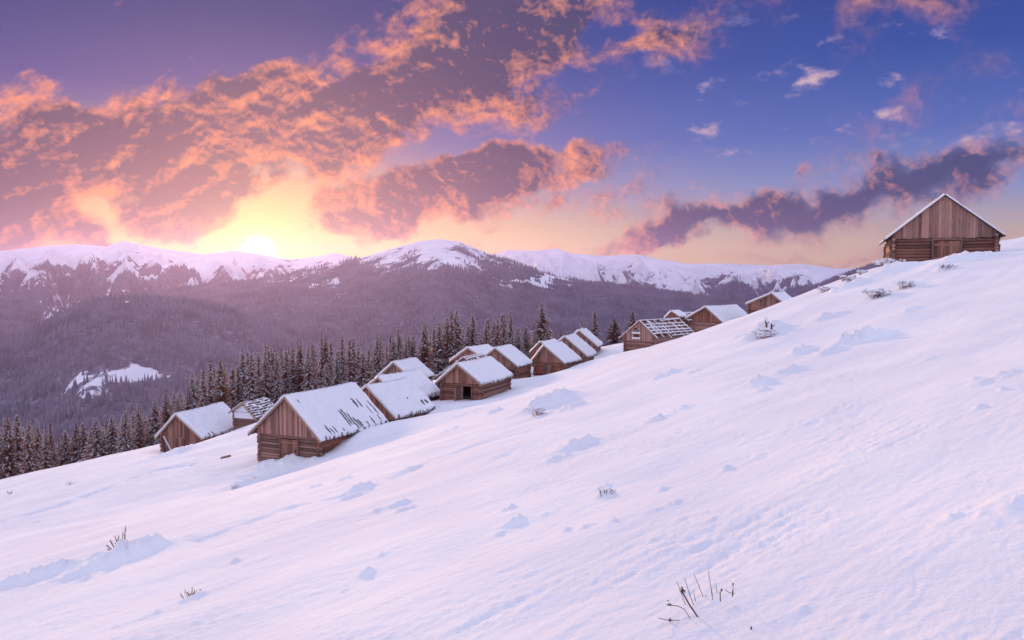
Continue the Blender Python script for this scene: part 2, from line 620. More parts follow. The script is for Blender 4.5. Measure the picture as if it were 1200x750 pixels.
# ------------------------------------------------------------------ mountains
LAYERS = [  # skyline points, crest distance, front slope, back slope, roughness, treeline height
    dict(p=[(-400, 300), (-60, 300), (0, 294), (60, 288), (90, 286), (125, 289), (145, 282), (165, 287), (200, 293), (240, 298), (275, 293), (300, 297), (340, 304), (375, 300), (392, 296), (420, 303), (470, 312), (560, 335), (800, 380)],
         r=6750, sf=0.125, sb=0.25, n=120, tl=10),
    dict(p=[(300, 350), (480, 330), (560, 303), (594, 293), (625, 294), (652, 291), (668, 297), (705, 300), (745, 298), (775, 304), (805, 309), (850, 309), (900, 311), (935, 309), (985, 315), (1040, 312), (1100, 320), (1300, 330), (1600, 330)],
         r=6450, sf=0.128, sb=0.25, n=150, tl=-62),
    dict(p=[(-400, 470), (0, 400), (120, 356), (180, 343), (240, 336), (290, 330), (330, 324), (360, 317), (400, 306), (430, 300), (460, 291), (490, 283), (512, 280), (538, 283), (565, 294), (592, 304), (622, 315), (650, 324), (690, 332), (740, 337), (800, 345), (860, 353), (920, 365), (1000, 390), (1600, 420)],
         r=3650, sf=0.235, sb=0.28, n=50, tl=66),
    dict(p=[(-500, 430), (-60, 412), (0, 402), (40, 389), (70, 371), (92, 360), (132, 352), (170, 351), (210, 354), (260, 362), (330, 385), (420, 420), (600, 470), (1600, 520)],
         r=2050, sf=0.24, sb=0.22, n=40, tl=400),
    dict(p=[(-500, 345), (-60, 343), (0, 344), (30, 347), (60, 357), (95, 372), (160, 390), (400, 420), (1600, 480)],
         r=3950, sf=0.2, sb=0.25, n=40, tl=400),
    dict(p=[(-300, 640), (60, 500), (120, 450), (170, 408), (205, 382), (240, 362), (280, 348), (330, 338), (400, 345), (470, 370), (540, 410), (700, 520), (1600, 640)],
         r=2900, sf=0.26, sb=0.3, n=35, tl=400),
    dict(p=[(-300, 640), (420, 470), (500, 400), (560, 370), (620, 356), (680, 352), (740, 360), (800, 380), (900, 430), (1600, 640)],
         r=2750, sf=0.25, sb=0.3, n=35, tl=400),
    dict(p=[(-900, 440), (700, 420), (820, 372), (900, 352), (950, 338), (985, 324), (1020, 312), (1100, 312), (1300, 300), (1800, 320)],
         r=4450, sf=0.2, sb=0.25, n=50, tl=400),
]
for L in LAYERS:
    q = [azel(*p) for p in L['p']]
    L['az'] = np.array([a for a, e in q])
    L['te'] = np.array([math.tan(e) for a, e in q])


def mountain(az, r):
    """height and treeline at polar position"""
    x = r * np.sin(az)
    y = r * np.cos(az)
    zs, ts = [], []
    for i, L in enumerate(LAYERS):
        r0 = L['r'] * (1 + 0.03 * np.sin(az * 9 + i * 2.0))
        te = np.interp(az, L['az'], L['te'])
        te = te + 0.0003 * fbm(az * 60, az * 0 + i, 3, 70 + i)
        H = r0 * te
        d = r0 - r
        f = np.where(d > 0, d, 0)
        bck = np.where(d < 0, -d, 0)
        warp = 160 * fbm(x / 900, y / 900, 2, 7 + i)
        rib = ridged((az * r0 + warp) / (520 if i < 2 else 700), (r + warp) / 1500, 5, 5 + 9 * i, 0.52)
        gul = fbm(x / 240, y / 240, 4, 33 + i)
        w = sstep(0, 1700 if i < 2 else 1000, f + bck)
        z = H - L['sf'] * (f * f / (f + 150)) - L['sb'] * bck * bck / (bck + 200)
        z = z + L['n'] * (rib - 1.1) * w + 9 * gul * sstep(0, 300, f + bck)
        zs.append(z)
        ts.append(np.full_like(z, L['tl']))
    zs.append(-350 + 20 * fbm(x / 600, y / 600, 4, 99) + 0 * az)
    ts.append(np.full_like(zs[0], 400.0))
    Z = np.stack(zs)
    T = np.stack(ts)
    k = 14.0
    mx = Z.max(0)
    e = np.exp((Z - mx) / k)
    z = mx + k * np.log(e.sum(0))
    t = (T * e).sum(0) / e.sum(0)
    return z, t


# snow clearings in the forest: centre px, size px, strength
CLEAR = [(150, 444, 62, 17, 0.62), (178, 437, 26, 12, 0.6), (65, 362, 14, 4.5, 1.0), (152, 350, 18, 2.0, 1.0), (85, 358, 9, 2.5, .8), (50, 326, 30, 2, .4), (625, 329, 36, 4.0, 1.3), (60, 459, 70, 26, 0.42), (376, 317, 10, 2, 0.8),
         (385, 341, 26, 7, 0.5), (368, 333, 14, 3, 0.7), (590, 346, 5, 3, 0.7), (160, 478, 18, 6, 0.55), (405, 349, 20, 4, 0.45), (330, 350, 60, 30, 0.1)]


def forest_mask(az, r, z, t):
    x = r * np.sin(az)
    y = r * np.cos(az)
    n = fbm(x / 420, y / 420, 5, 123, 0.6)
    gull = ridged(az * r / 380, r / 1700, 4, 222)
    soft = np.where(t > 60, 0.5, 1.0)
    f = (t - z) / 110.0 + soft * (0.95 * n + 0.5 * gull)
    el = np.arctan2(z, r)
    k = f
    wx = 34 * fbm(x / 130, y / 200, 5, 401, 0.6)
    wy = 13 * fbm(x / 130, y / 200, 5, 402, 0.6)
    for (px, py, sx, sy, s) in CLEAR:
        a0, e0 = azel(px, py)
        du = (np.tan(az) - math.tan(a0)) * FOC + wx
        dv = (el - e0) * FOC + wy
        q = (du / sx) ** 2 + (dv / sy) ** 2
        k = np.minimum(k, 1.5) - 2.6 * s * np.exp(-np.minimum(q, 30) ** 1.5)
    return np.clip(k * 0.5 + 0.5, 0, 1)


def build_mountains():
    az = np.radians(np.linspace(-50, 50, 1000))
    rr = np.concatenate([np.linspace(900, 4300, 420), np.linspace(4310, 7500, 330), np.linspace(7550, 8800, 20)])
    R, A = np.meshgrid(rr, az, indexing='ij')
    Z, T = mountain(A, R)
    Z = np.where(R < 1200, np.minimum(Z, -360 + (R - 900) * 0.01), Z)
    F = forest_mask(A, R, Z, T)
    v = np.stack([R * np.sin(A), R * np.cos(A), Z], -1).reshape(-1, 3)
    np_mesh('mountains', v, grid_faces(len(rr), len(az))[:, ::-1], M['mount'], 'structure', attrs={'forest': F})
    print('mountain z', Z.min(), Z.max())


build_mountains()


def build_far_forest(n=220000):
    az = np.radians(rng.uniform(-38, 38, n))
    r = np.sqrt(rng.uniform(1250 ** 2, 5500 ** 2, n))
    z, t = mountain(az, r)
    f = forest_mask(az, r, z, t)
    keep = f > 0.45 + 0.35 * rng.random(n)
    az, r, z = az[keep], r[keep], z[keep]
    n = len(az)
    h = rng.uniform(8, 20, n)
    w = h * rng.uniform(0.15, 0.22, n)
    k = 5
    rot = rng.random(n) * 2 * PI
    x, y = r * np.sin(az), r * np.cos(az)
    v = np.empty((n, k + 1, 3))
    for i in range(k):
        a = rot + 2 * PI * i / k
        v[:, i, 0] = x + w * np.cos(a)
        v[:, i, 1] = y + w * np.sin(a)
        v[:, i, 2] = z - 1.5
    v[:, k, 0], v[:, k, 1], v[:, k, 2] = x, y, z + h
    b = np.arange(n)[:, None] * (k + 1)
    fs = np.stack([np.concatenate([b + i, b + (i + 1) % k, b + k], 1) for i in range(k)], 1).reshape(-1, 3)
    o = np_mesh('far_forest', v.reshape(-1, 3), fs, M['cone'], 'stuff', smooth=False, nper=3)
    o['label'] = 'dark conifer forest covering the lower slopes of the mountains'
    o['category'] = 'forest'
    print('forest trees', n)


build_far_forest()


# ------------------------------------------------------------------ cabins
def rotz_pt(p, yaw):
    c, s = math.cos(yaw), math.sin(yaw)
    return (p[0] * c + p[1] * s, -p[0] * s + p[1] * c)


CABINS = []


class Cabin:
    """A gabled log barn. Local axes: x across the front gable, y along the ridge to the rear, z up; apex over the origin."""

    def __init__(s, label, apex, yaw, length, eL, dL, eR, dR, wL, wR, below, lt, group='log barns along the snowy slope', name='log_barn', seed=0):
        s.apex = np.array(apex)
        s.yaw = math.radians(yaw)
        s.L, s.eL, s.dL, s.eR, s.dR, s.wL, s.wR, s.lt = length, eL, dL, eR, dR, wL, wR, lt
        s.H = below                      # apex height over the base
        s.root = thing(name, label, 'barn', (apex[0], apex[1], apex[2] - below), -s.yaw, group)
        random.seed(seed)
        s.seed = seed
        CABINS.append(s)

    def roof_z(s, x):
        """underside height of the roof over local x"""
        return s.H - (s.dL * (-x / s.eL) if x < 0 else s.dR * (x / s.eR))

    def ground_at(s, x, y):
        rx = x * math.cos(s.yaw) + y * math.sin(s.yaw)
        ry = -x * math.sin(s.yaw) + y * math.cos(s.yaw)
        return float(ground_z(np.array([s.apex[0] + rx]), np.array([s.apex[1] + ry]), False)[0]) - (s.apex[2] - s.H)

    def log_wall(s, a, b, z0, z1, gaps=(), ext=0.24, odd=0):
        """stack of round logs between plan points a and b"""
        mb = MB()
        a = np.array(a, float)
        b = np.array(b, float)
        ln = np.linalg.norm(b - a)
        u = (b - a) / ln
        rad = 0.125
        z = z0 + rad
        i = 0
        while z < z1:
            rr = rad * random.uniform(0.93, 1.06)
            e0 = ext * random.uniform(0.6, 1.25)
            e1 = ext * random.uniform(0.6, 1.25)
            spans = [(-e0, ln + e1)]
            for g0, g1, gz in gaps:
                if z < gz:
                    ns = []
                    for p, q in spans:
                        if g0 > p and g1 < q:
                            ns += [(p, g0), (g1, q)]
                        else:
                            ns.append((p, q))
                    spans = ns
            zz = z + (0.1 if odd else 0.0)
            t = random.random()
            for p, q in spans:
                m_ = (p + q) / 2
                pts = [(*(a + u * w_), zz + random.uniform(-0.012, 0.012)) for w_ in (p, m_, q)]
                mb.tube(pts, [rr, rr * 0.98, rr * random.uniform(0.9, 1)], 8, t)
            z += 0.225
            i += 1
        return mb.build('log_wall', M['log'], s.root, True)

    def boards(s, y, z_low, gaps=(), name='gable_boards', mat='board', w=0.2, out=-1, x0=None, x1=None, snow=False):
        """vertical boards from z_low to the roof, in the plane y"""
        mb = MB()
        x = -s.wL if x0 is None else x0
        x1 = s.wR if x1 is None else x1
        while x < x1 - 0.03:
            ww = min(w * random.uniform(0.75, 1.25), x1 - x)
            xa, xb = x + 0.006, x + ww - 0.006
            lo = z_low + random.uniform(-0.05, 0.03)
            ta, tb = s.roof_z(xa) - 0.02, s.roof_z(xb) - 0.02
            skip = False
            for g0, g1, zlo, zhi in gaps:
                if xa > g0 and xb < g1:
                    skip = True
                    segs = [(lo, zlo, zlo), (zhi, ta, tb)]
            if not skip:
                segs = [(lo, ta, tb)]
            t = random.random()
            j = random.uniform(-0.012, 0.012)
            for l0, h0, h1 in segs:
                if min(h0, h1) > l0 + 0.05:
                    ya, yb = y + j - 0.018, y + j + 0.018
                    vs = [(xa, ya, l0), (xb, ya, l0), (xb, ya, h1), (xa, ya, h0), (xa, yb, l0), (xb, yb, l0), (xb, yb, h1), (xa, yb, h0)]
                    mb.add(vs, [(0, 1, 2, 3), (5, 4, 7, 6), (0, 4, 5, 1), (1, 5, 6, 2), (2, 6, 7, 3), (3, 7, 4, 0)], t)
            x += ww
        return mb.build(name, M[mat], s.root)

    def walls(s, door=None, window_gap=(), opening=None, front_logs=True, gable_gaps=(), left_wall=True):
        """four log walls, two boarded gables, a door in the front"""
        zlog = s.H - s.lt
        zb = min(s.ground_at(-s.wL, 0), s.ground_at(s.wR, 0), s.ground_at(-s.wL, s.L), s.ground_at(s.wR, s.L)) - 0.35
        zb = max(zb, zlog - 4.5)
        gaps = []
        if door:
            gaps.append((door[0] + s.wL + 0.02, door[1] + s.wL - 0.02, s.H - door[2]))
        if front_logs:
            s.log_wall((-s.wL, 0.0), (s.wR, 0.0), zb, zlog, gaps)
        else:
            s.boards(0.0, zb, name='wall_boards', gaps=gable_gaps)
        s.log_wall((-s.wL, s.L), (s.wR, s.L), zb, zlog)
        if left_wall:
            s.log_wall((-s.wL, 0), (-s.wL, s.L), zb, s.roof_z(-s.wL) - 0.2, (), 0.24, 1)
        s.log_wall((s.wR, 0), (s.wR, s.L), zb, s.roof_z(s.wR) - 0.2, (), 0.24, 1)
        if front_logs:
            s.boards(-0.05, zlog - 0.02, gable_gaps)
        s.boards(s.L + 0.05, zlog - 0.02)
        if door and not opening:
            s.door(door, zb)
        return zb

    def door(s, door, zb):
        x0, x1, top = door
        zt = s.H - top
        d = MB()
        x = x0
        while x < x1 - 0.02:
            w = min(0.2 * random.uniform(0.8, 1.2), x1 - x)
            d.prism((x + w / 2, -0.15, zb), (x + w / 2, -0.15, zt + random.uniform(-.02, .02)), (w / 2 - 0.006, 0, 0), (0, 0.02, 0))
            x += w
        for zz in (zt - 0.25, zt - 1.2):
            d.prism((x0 + 0.04, -0.19, zz), (x1 - 0.04, -0.19, zz), (0, 0.015, 0), (0, 0, 0.05))
        o = d.build('door', M['door'], s.root)
        f = MB()
        f.prism((x0 - 0.07, -0.15, zb), (x0 - 0.07, -0.15, zt + 0.08), (0.06, 0, 0), (0, 0.05, 0), 0.2)
        f.prism((x1 + 0.07, -0.15, zb), (x1 + 0.07, -0.15, zt + 0.08), (0.06, 0, 0), (0, 0.05, 0), 0.2)
        f.prism((x0 - 0.13, -0.15, zt + 0.15), (x1 + 0.13, -0.15, zt + 0.15), (0, 0.05, 0), (0, 0, 0.06), 0.3)
        f.build('door_frame', M['door'], o)
        h = MB()
        h.prism((x1 - 0.14, -0.225, zt - 0.75), (x1 - 0.14, -0.225, zt - 1.0), (0.015, 0, 0), (0, 0.014, 0))
        h.prism((x1 - 0.32, -0.218, zt - 0.86), (x1 - 0.02, -0.218, zt - 0.86), (0, 0.012, 0), (0, 0, 0.02))
        h.build('latch', M['iron'], o)
        return o

    def slope_frame(s, side):
        e, d = (s.eL, s.dL) if side < 0 else (s.eR, s.dR)
        dn = np.array([side * e, 0, -d], float)
        ln = np.linalg.norm(dn)
        dn /= ln
        nrm = np.array([side * d, 0, e], float)
        nrm /= np.linalg.norm(nrm)
        return dn, nrm, ln

    def roof(s, fo=0.42, bo=0.3, snow=0.16, slots=(), streaks=0, bare=0.0, rows=False, trim=True, ragged=0.12, res=0.09):
        """two board slopes with bargeboards and a sheet of snow on each"""
        sg = random.uniform(0.05, 0.16)
        sag = lambda yy: -sg * np.sin(PI * np.clip((yy + fo) / (s.L + fo + bo), 0, 1))
        for side in (-1, 1):
            dn, nrm, ln = s.slope_frame(side)
            apex = np.array([0, 0, s.H])
            mb = MB()
            y = -fo
            while y < s.L + bo:
                w = 0.2 * random.uniform(0.85, 1.15)
                top = apex + np.array([0, y + w / 2, float(sag(y + w / 2))]) + nrm * 0.035
                bot = top + dn * (ln + random.uniform(-0.04, ragged))
                mb.prism(top, bot, (0, w / 2 - 0.004, 0), nrm * (0.022 + random.uniform(0, .008)))
                y += w
            panel = mb.build('roof_panel', M['dark'], s.root)
            if trim:
                for yy in (-fo - 0.03, s.L + bo + 0.03):
                    t = MB()
                    a = apex + np.array([0, yy, 0]) - nrm * 0.03
                    t.prism(a, a + dn * (ln + 0.1), (0, 0.022, 0), nrm * 0.09, 0.9)
                    t.build('bargeboard', M['trim'], s.root)
            # snow sheet
            nu = max(24, int((s.L + fo + bo) / res))
            nv = max(20, int(ln / res))
            U = np.linspace(-fo - 0.05, s.L + bo + 0.05, nu)
            V = np.linspace(0.0, ln + 0.07, nv)
            UU, VV = np.meshgrid(U, V, indexing='ij')
            th = 1.7 * snow * (1 + 0.22 * fbm(UU / 1.1, VV / 1.1, 3, s.seed * 7 + side + 3) + 0.12 * fbm(UU / 0.25, VV / 0.25, 2, s.seed + 50))
            ed = np.minimum(np.minimum(UU - U[0], U[-1] - UU), (V[-1] - VV) * 0.8)
            ed = ed + 0.05 * fbm(UU / 0.22, VV / 0.22, 2, 9 + s.seed)
            th = th * (0.35 + 0.65 * sstep(0, 0.22, ed))
            # ragged lower edge
            rag = 0.20 * np.maximum(fbm(UU / 0.35, UU * 0 + side, 3, 19 + s.seed), -0.2) * (ragged / 0.12)
            th = np.where(VV > V[-1] - rag * 0.9 - 0.015, -0.1, th)
            if bare:
                bn = fbm(UU / 1.3, VV / 1.0, 4, 77 + s.seed + side)
                th = np.where(bn > 0.55 - bare, -0.1, th)
            sl = [q for q in slots if q[0] == side]
            rs = random.Random(s.seed * 3 + side)
            for _ in range(streaks):
                y0 = rs.uniform(0, s.L)
                v1 = rs.uniform(0.35, 1.0)
                sl.append((side, y0, v1 - rs.uniform(0.08, 0.3), v1, rs.uniform(0.05, 0.12)))
            for (_, y0, v0, v1, w) in sl:
                wob = 0.03 * fbm(VV / 0.3, VV * 0 + y0, 2, 4)
                inside = (np.abs(UU - y0 - wob) < (w / 2 + 0.01) * sstep(0, 0.12, np.minimum(VV / ln - v0, v1 - VV / ln) + 0.03)) & (VV / ln > v0) & (VV / ln < v1)
                th = np.where(inside, -0.12, th)
            if rows:
                ph = (VV / 0.36 + 0.25 * fbm(UU / 0.8, VV / 0.8, 2, 5)) % 1.0
                k = fbm(UU / 0.5, VV / 0.3, 3, 15)
                th = np.where((ph < 0.34) & (k > -0.25), -0.12, th * 0.8)
            P = np.array([0, 0, s.H])[None, None] + UU[..., None] * np.array([0, 1.0, 0]) + VV[..., None] * dn + (0.065 + th)[..., None] * nrm
            Bt = np.array([0, 0, s.H])[None, None] + UU[..., None] * np.array([0, 1.0, 0]) + VV[..., None] * dn + 0.02 * nrm
            P = P + sag(UU)[..., None] * np.array([0, 0, 1.0])
            Bt = Bt + sag(UU)[..., None] * np.array([0, 0, 1.0])
            ok = th > 0
            vs = np.concatenate([P.reshape(-1, 3), Bt.reshape(-1, 3)])
            fs = grid_faces(nu, nv)
            fl = ok.reshape(-1)
            good = fl[fs].all(1)
            fs = fs[good]
            # walls round the border of the kept cells
            from collections import Counter
            cnt = Counter()
            for f in fs:
                for i in range(4):
                    cnt[(f[i], f[(i + 1) % 4])] += 1
            n0 = nu * nv
            extra = [(a, b_, b_ + n0, a + n0) for (a, b_) in cnt if (b_, a) not in cnt]
            fa = np.concatenate([fs, np.array(extra, dtype=np.int64).reshape(-1, 4)])
            if side > 0:
                fa = fa[:, ::-1]
            used = np.unique(fa)
            remap = -np.ones(len(vs), dtype=np.int64)
            remap[used] = np.arange(len(used))
            o = np_mesh('snow_cover', vs[used], remap[fa], M['snow'], None, False)
            o.parent = panel

    def ruined_roof(s, fo=0.4, bo=0.3, nr=8, nb=7, keep=0.6, loose=3):
        """bare rafters and broken battens, each with a strip of snow"""
        apex = np.array([0, 0, s.H])
        rb = MB()
        rb.prism(apex + (0, -fo, -0.02), apex + (0, s.L + bo, -0.02), (0.07, 0, 0), (0, 0, 0.07))
        ridge = rb.build('ridge_beam', M['log'], s.root)
        sb = MB()
        sb.prism(apex + (0, -fo, 0.1), apex + (0, s.L + bo, 0.1), (0.08, 0, 0), (0, 0, 0.05))
        sb.build('snow', M['snow'], ridge)
        for side in (-1, 1):
            dn, nrm, ln = s.slope_frame(side)
            for i in range(nr):
                y = -fo + 0.05 + i * (s.L + fo + bo - 0.1) / (nr - 1)
                f = 1.0 if i in (0, nr - 1) else random.uniform(0.85, 1.05)
                m_ = MB()
                a = apex + np.array([0, y, 0])
                m_.prism(a, a + dn * ln * f, (0, 0.06, 0), nrm * 0.06)
                r = m_.build('rafter', M['log'], s.root)
                q = MB()
                q.prism(a + nrm * 0.1, a + dn * ln * f + nrm * 0.09, (0, 0.06, 0), nrm * 0.045)
                q.build('snow', M['snow'], r)
            for j in range(nb):
                v = (j + 0.6) / nb * ln
                y0, y1 = -fo, s.L + bo
                if random.random() > keep:
                    if random.random() < 0.5:
                        y1 = y0 + (y1 - y0) * random.uniform(0.3, 0.7)
                    else:
                        y0 = y1 - (y1 - y0) * random.uniform(0.3, 0.7)
                tilt = random.uniform(-0.22, 0.22)
                a = apex + dn * v + nrm * 0.13 + np.array([0, y0, 0])
                b = apex + dn * (v + tilt) + nrm * 0.13 + np.array([0, y1, 0])
                m_ = MB()
                m_.prism(a, b, dn * 0.10, nrm * 0.02)
                r = m_.build('batten', M['dark'], s.root)
                q = MB()
                w_ = random.uniform(0.05, 0.09)
                q.prism(a + nrm * 0.06, b + nrm * 0.06, dn * w_, nrm * 0.04)
                q.build('snow', M['snow'], r)
            for j in range(loose):
                y = random.uniform(0, s.L)
                v0 = random.uniform(0.0, 0.4) * ln
                v1 = v0 + random.uniform(0.3, 0.55) * ln
                a = apex + dn * v0 + nrm * 0.2 + np.array([0, y, 0])
                b = apex + dn * min(v1, ln) + nrm * 0.2 + np.array([0, y + random.uniform(-.3, .3), 0])
                m_ = MB()
                m_.prism(a, b, (0, 0.12, 0), nrm * 0.016)
                r = m_.build('roof_board', M['dark'], s.root)
                q = MB()
                q.prism(a + nrm * 0.06, b + nrm * 0.06, (0, 0.10, 0), nrm * 0.04)
                q.build('snow', M['snow'], r)


G = 'log barns along the snowy slope'
# 1 the lone barn high on the slope
c = Cabin('lone wide brown barn with closed plank door on the crest against the sky', at(1107, 229, 58), 22, 8.0, 3.80, 3.12, 3.72, 2.95, 3.25, 3.3, 5.0, 3.02, seed=1)
c.walls(door=(-0.62, 1.05, 3.28))
c.roof(fo=0.3, snow=0.065, trim=False)
# 2 the big barn nearest on the left
c = Cabin('largest barn nearest the camera with dark streaks through its snowy roof', at(337.7, 464.8, 65), 25, 8.7, 3.85, 3.32, 3.55, 3.3, 3.0, 3.1, 5.4, 3.22, seed=2)
c.walls(door=(-0.7, 1.0, 3.48))
sl = [(1, 6.6, 0.32, 0.55, 0.22), (1, 7.1, 0.36, 0.58, 0.12), (1, 3.9, 0.50, 0.88, 0.15), (1, 4.25, 0.48, 0.86, 0.13), (1, 4.6, 0.6, 0.98, 0.16), (1, 4.95, 0.72, 0.97, 0.14), (1, 5.25, 0.78, 1.0, 0.2), (1, 8.4, 0.45, 0.8, 0.1), (1, 7.7, 0.55, 0.76, 0.09), (1, 1.0, 0.74, 0.96, 0.13), (1, 1.35, 0.80, 0.97, 0.11), (1, 1.8, 0.80, 0.95, 0.12), (1, 2.7, 0.88, 0.95, 0.2), (1, 7.0, 0.8, 0.97, 0.1), (1, 8.1, 0.8, 0.96, 0.12), (1, 6.1, 0.85, 1.0, 0.1), (1, 0.3, 0.12, 0.2, 0.07)]
c.roof(snow=0.13, slots=sl, streaks=0, ragged=0.2, res=0.045)
# 3 and 4 the pair behind it
c = Cabin('barn tucked directly behind the largest barn, with a ragged snow edge', at(431, 453.5, 76), 28, 6.2, 3.7, 3.0, 3.35, 2.75, 3.2, 3.2, 4.9, 2.9, seed=3)
c.walls()
c.roof(snow=0.17, streaks=2, trim=False, fo=0.25, slots=[(1, 5.6, 0.72, 0.84, 0.35), (1, 5.2, 0.7, 0.78, 0.2)], ragged=0.25)
c = Cabin('deep snowy roof with a dark sliver of gable between two other roofs', at(446, 442.5, 84), 30, 6.2, 3.1, 2.2, 3.3, 2.3, 2.7, 2.9, 4.2, 2.3, seed=4)
c.walls()
c.roof(snow=0.18, streaks=1, ragged=0.2)
c = Cabin('small low barn with pale gable standing close to the trees', at(463, 425, 95), 20, 4.8, 2.5, 2.15, 2.65, 2.05, 2.2, 2.3, 4.2, 2.1, seed=5)
c.walls()
c.roof(snow=0.16)
# 6 the barn with the open doorway
c = Cabin('barn with a dark open doorway and smooth snowy roof', at(538, 427, 85), 23, 7.6, 2.6, 2.12, 2.85, 2.0, 2.05, 2.5, 3.8, 2.0, seed=6)
zb = c.walls(door=(0.45, 1.5, 2.28), opening=True)
m = MB()
for i in range(5):
    a = np.array([0.42, -0.14 - 0.2 * i, 0])
    m.prism(a + (-0.10 * i, -0.1, zb), a + (-0.10 * i, -0.1, c.H - 2.35), (0.045, 0.095, 0), (0.018, -0.009, 0))
dr = m.build('door', M['door'], c.root)
m = MB()
m.prism((0.40, -0.14, zb), (0.40, -0.14, c.H - 2.25), (0.06, 0, 0), (0, 0.05, 0))
m.prism((1.55, -0.14, zb), (1.55, -0.14, c.H - 2.25), (0.06, 0, 0), (0, 0.05, 0))
m.prism((0.34, -0.14, c.H - 2.2), (1.61, -0.14, c.H - 2.2), (0, 0.05, 0), (0, 0, 0.06))
m.build('door_frame', M['door'], dr)
m = MB()
gz = c.H - 3.55
m.prism((0.2, 0.15, gz), (0.2, c.L - 0.15, gz), (c.wL + 0.05, 0, 0), (0, 0, 0.05), 0.1)
m.build('earth_floor', M['dark'], c.root)
c.roof(snow=0.16)
# 7 lattice roofed barn behind
c = Cabin('barn whose broken lattice roof shows snow strips, behind the open doorway', at(545, 419, 97), 23, 4.5, 4.4, 2.95, 4.0, 2.9, 3.8, 3.4, 4.6, 2.9, seed=7)
c.walls()
c.ruined_roof(nr=7, nb=8, keep=0.5, loose=5)
c = Cabin('snow roofed barn standing behind the broken lattice roof', at(550, 408, 115), 30, 4.6, 3.2, 2.1, 3.4, 1.75, 2.7, 2.9, 4.2, 2.0, seed=8)
c.walls()
c.roof(snow=0.18)
c = Cabin('barn with plain boarded gable, just uphill of the open doorway barn', at(581.5, 408.6, 105), 20, 5.0, 3.0, 2.3, 3.2, 2.3, 2.6, 2.85, 4.0, 2.3, seed=9)
c.walls()
c.roof(snow=0.16)
c = Cabin('front barn of the upper cluster, its plank gable door facing out', at(638.7, 405, 110), 26, 5.4, 2.05, 2.45, 3.1, 2.35, 1.5, 2.75, 4.0, 2.3, seed=10)
c.walls(door=(0.1, 1.1, 2.6))
c.roof(snow=0.16)
c = Cabin('barn mostly hidden behind the front barn of the upper cluster', at(634.5, 400.5, 121), 24, 5.0, 1.8, 1.75, 2.2, 1.8, 1.5, 1.8, 4.0, 2.0, seed=11)
c.walls()
c.roof(snow=0.12)
c = Cabin('middle barn of the upper cluster, between two steep snowy roofs', at(662.5, 395, 120), 20, 4.6, 3.0, 2.7, 3.55, 2.85, 2.6, 3.05, 4.6, 2.8, seed=12)
c.walls()
c.roof(snow=0.18)
c = Cabin('rearmost barn of the upper cluster beside the lone spruces', at(679, 388, 130), 14, 4.6, 2.8, 2.45, 3.05, 2.5, 2.4, 2.6, 4.6, 2.5, seed=13)
c.walls()
c.roof(snow=0.2)
# the ruin and the barns near the crest
c = Cabin('ruined barn with open rafters and gap in its gable', at(751, 376, 115), 44, 9.6, 3.6, 2.75, 3.1, 2.4, 2.75, 2.7, 5.0, 2.9, seed=14)
c.walls(gable_gaps=[(-1.35, -0.1, c.H - 2.55, c.H - 1.05)])
m = MB()
m.prism((-1.4, -0.1, c.H - 2.5), (0.0, -0.1, c.H - 2.5), (0, 0.07, 0), (0, 0, 0.12))
m.prism((-1.4, -0.1, c.H - 1.75), (0.0, -0.1, c.H - 1.75), (0, 0.07, 0), (0, 0, 0.12))
m.build('snow_ledge', M['snow'], c.root)
c.ruined_roof(nr=7, nb=6, keep=0.35, loose=7)
c = Cabin('tiny distant barn half hidden behind the ruined roof', at(788, 365, 150), 38, 2.2, 1.5, 1.35, 1.75, 1.0, 1.2, 1.35, 4.0, 1.6, seed=15)
c.walls()
c.roof(snow=0.18)
c = Cabin('collapsed barn of snowy rafters beyond the ruin', at(801, 366.5, 152), 70, 4.6, 2.2, 1.5, 2.2, 1.5, 1.8, 1.8, 3.8, 1.6, seed=16)
c.walls()
c.ruined_roof(nr=7, nb=5, keep=0.7)
c = Cabin('barn with smooth blue snow roof just under the crest line', at(828, 360, 125), 41, 10.0, 3.45, 1.95, 3.05, 2.4, 2.3, 2.7, 4.4, 2.3, seed=17)
c.walls()
c.roof(snow=0.15)
c = Cabin('barn sunk behind the crest with only gable and roof showing', at(905, 344, 120), 33, 6.2, 3.85, 1.72, 1.95, 1.6, 3.4, 1.75, 3.6, 2.0, seed=18)
c.walls()
c.roof(snow=0.16)
# lowest barns on the left
c = Cabin('lowest barn at the left end of the row beside dark spruces', at(208.5, 485.6, 95), 14, 8.6, 2.9, 3.0, 3.5, 2.75, 2.3, 3.1, 4.3, 2.75, seed=19)
c.walls(front_logs=False, door=None)
m = MB()
zt = c.H - 2.85
for i in range(5):
    m.prism((-0.1 + i * 0.2, -0.06, c.H - 4.3), (-0.1 + i * 0.2, -0.06, zt), (0.094, 0, 0), (0, 0.022, 0))
dr = m.build('door', M['door'], c.root)
m = MB()
m.prism((-0.3, -0.07, zt + 0.06), (1.0, -0.07, zt + 0.06), (0, 0.05, 0), (0, 0, 0.05), 0.95)
m.build('lintel', M['trim'], dr)
m = MB()
m.prism((-0.25, -0.07, zt - 0.02), (-0.25, -0.07, c.H - 4.3), (0.045, 0, 0), (0, 0.035, 0), 0.1)
m.prism((0.95, -0.07, zt - 0.02), (0.95, -0.07, c.H - 4.3), (0.045, 0, 0), (0, 0.035, 0), 0.1)
m.build('door_frame', M['door'], dr)
c.roof(snow=0.17, slots=[(1, 1.6, 0.88, 1.0, 0.15), (1, 1.0, 0.9, 1.0, 0.15), (1, 5.5, 0.93, 1, 0.2)], ragged=0.2)
LEFT = c
c = Cabin('small hut with snow plastered gable and striped plank roof', at(286.7, 472, 97), 20, 4.0, 2.0, 1.25, 2.0, 1.9, 1.55, 1.6, 3.4, 1.9, seed=20)
c.walls()
c.roof(snow=0.14, rows=True)
m = MB()
